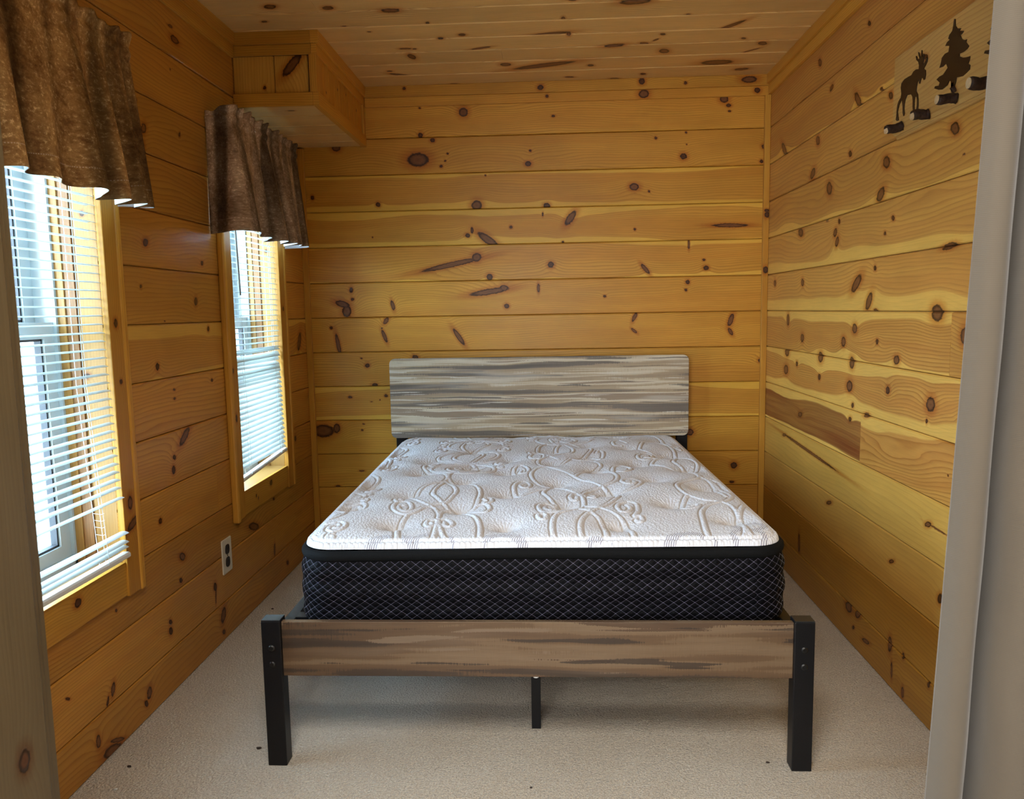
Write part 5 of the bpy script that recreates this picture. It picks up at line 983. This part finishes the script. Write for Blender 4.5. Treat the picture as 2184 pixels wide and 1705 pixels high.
# ------------------------------------------------------------------ peg rack with silhouettes on the right wall
rack = empty('peg_rack', (R, 1.9, 1.66), 'long wooden peg rack with moose and pine tree silhouettes on the right wall', 'peg rack')
bm_ = pine('pine_rack_board', (.56, .33, .10), (.66, .43, .15), contrast=.6, swirl=.14, rings=80, gloss=.5, knots=[(2.24, 1.83, .012, .006, .3)])
prof = [(1.675, 0.0), (1.668, -.004), (1.664, -.010), (1.664, -.014), (1.672, -.020), (1.883, -.020), (1.888, -.015), (1.888, 0)]
mb = MB(); ya_, yb_ = 1.28, 2.432
for i in range(len(prof)):
    (z0, d0), (z1, d1) = prof[i], prof[(i + 1) % len(prof)]
    mb.face([(R + d0, ya_, z0), (R + d0, yb_, z0), (R + d1, yb_, z1), (R + d1, ya_, z1)], [(ya_, z0), (yb_, z0), (yb_, z1), (ya_, z1)])
for y in (ya_, yb_): mb.face([(R + d, y, z) for z, d in prof], [(y, z) for z, d in prof])
mb.build('back_board', bm_, rack)
LEDGE = strip('ledge_moulding', (R - .012, 1.28, 1.652), (R - .0003, 2.425, 1.6655), 1, bm_, rack, bevel=.003)
BRN = simple('dark_brown_paint', (.018, .010, .006), .35)
TRK = simple('brown_trunk_paint', (.09, .035, .012), .5)
xs = R - .0203
def sil(name, poly, mat, dy=0., dz=0.):
    return prism([(y + dy, z + dz) for y, z in poly], lambda a, b, t: (t, a, b), xs + .0006, xs - .0016).build(name, mat, rack)
sil('moose_silhouette', MOOSE, BRN); sil('pine_tree_silhouette', TREE, BRN); sil('pine_tree_silhouette', TREE, BRN, -.235, .015)
sil('tree_trunk', [(2.094, 1.722), (2.080, 1.722), (2.078, 1.700), (2.092, 1.700)], TRK)
sil('moose_silhouette', [(y - .62, z) for y, z in MOOSE], BRN)
BARK = simple('dark_bark', (.030, .014, .008), .7, noise=.6, nscale=120, bump=.003); CUT = simple('pale_cut_wood', (.62, .47, .27), .6, noise=.15, nscale=150)
rp_ = random.Random(11)
def peg(y, z, ln, rise, r):
    n = 9; pts = []; rad = []
    for k in range(n + 1):
        t = k / n; pts.append((R - .019 - ln * t, y + .002 * math.sin(t * 5), z + rise * t + .0015 * math.sin(t * 7 + y * 30))); rad.append(r * (1 + rp_.uniform(-.05, .07) + (.12 if k == 0 else 0)))
    rad[-1] = r * .93
    o = tube(pts, rad, 18).build('peg', BARK, rack, smooth=False); o.data.polygons.foreach_set('use_smooth', [len(p_.vertices) == 4 for p_ in o.data.polygons])
    e = pts[-1]; cyl((e[0] + .002, e[1], e[2]), (e[0] - .0015, e[1], e[2]), rad[-1] * .93, 18).build('cut_end', CUT, o)
    return o
peg(2.367, 1.680, .047, -.011, .0125); peg(2.211, 1.677, .044, -.003, .0130); peg(2.066, 1.680, .049, -.003, .0125); peg(1.921, 1.676, .047, -.001, .0140); peg(1.76, 1.677, .047, 0, .013); peg(1.60, 1.677, .047, 0, .013)
cyl((R - .022, 2.073, 1.697), (R - .030, 2.070, 1.707), .006, 10).build('twig_stub', BARK, rack)

# ------------------------------------------------------------------ wall outlet
ol = empty('wall_outlet', (-L, 2.737, .30), 'ivory duplex outlet plate on the left wall below the farther window', 'outlet')
IV = simple('ivory_plastic', (.72, .66, .52), .35); DK = simple('dark_brown_receptacle', (.018, .012, .010), .3); SL = simple('outlet_slot', (.002, .002, .002), .8)
pl = prism(rrect(2.697, 2.777, .238, .365, .004, 3), lambda a, b, t: (-L + t, a, b), .0, .005).build('cover_plate', IV, ol, bevel=.0015)
for zc in (.325, .278):
    pr = prism(rrect(2.720, 2.754, zc - .018, zc + .018, .013, 6), lambda a, b, t: (-L + t, a, b), .004, .0075).build('receptacle', DK, ol, bevel=.0008)
    for yy in (2.731, 2.743): mb = MB(); mb.box(-L + .0073, -L + .0078, yy - .0012, yy + .0012, zc - .001, zc + .008); mb.build('slot', SL, pr)
cyl((-L + .004, 2.737, .3015), (-L + .0062, 2.737, .3015), .003, 12).build('screw', simple('brass_screw', (.3, .22, .12), .4, 1.), ol)

# ------------------------------------------------------------------ crumbs on the carpet
CR1 = simple('dark_debris', (.03, .018, .012), .8); CR2 = simple('white_debris', (.7, .7, .65), .8)
cr_ = random.Random(4)
for (x, y, s, mt, lab) in ((-.805, 1.979, .008, CR1, 'dark leaf crumb on the carpet just left of the front left bed leg'), (-1.118, 1.887, .007, CR1, 'curled dark bit on the carpet near the bottom of the left wall'),
                           (-1.10, 1.79, .006, CR2, 'small white paper fleck on the carpet by the left edge'), (-.06, 1.818, .004, CR1, 'dark speck on the open carpet in front of the footboard'),
                           (.55, 1.938, .005, CR1, 'dark speck on the carpet just left of the front right bed leg'), (-1.125, 2.981, .006, CR1, 'dark speck on the carpet between the outlet and the bed'),
                           (-.98, 2.62, .005, CR1, 'dark speck on the carpet left of the footboard top')):
    bm = bmesh.new(); bmesh.ops.create_icosphere(bm, subdivisions=1, radius=s)
    for v_ in bm.verts: v_.co = Vector((v_.co.x * cr_.uniform(.7, 1.3), v_.co.y * cr_.uniform(.4, .8), v_.co.z * .45 * cr_.uniform(.6, 1.2)))
    me = bpy.data.meshes.new('carpet_crumb'); bm.to_mesh(me); bm.free(); me.uv_layers.new(name='UVMap')
    o = link('carpet_crumb', me, mt, smooth=True); o.location = (x, y, s * .35); tag(o, lab, 'debris')
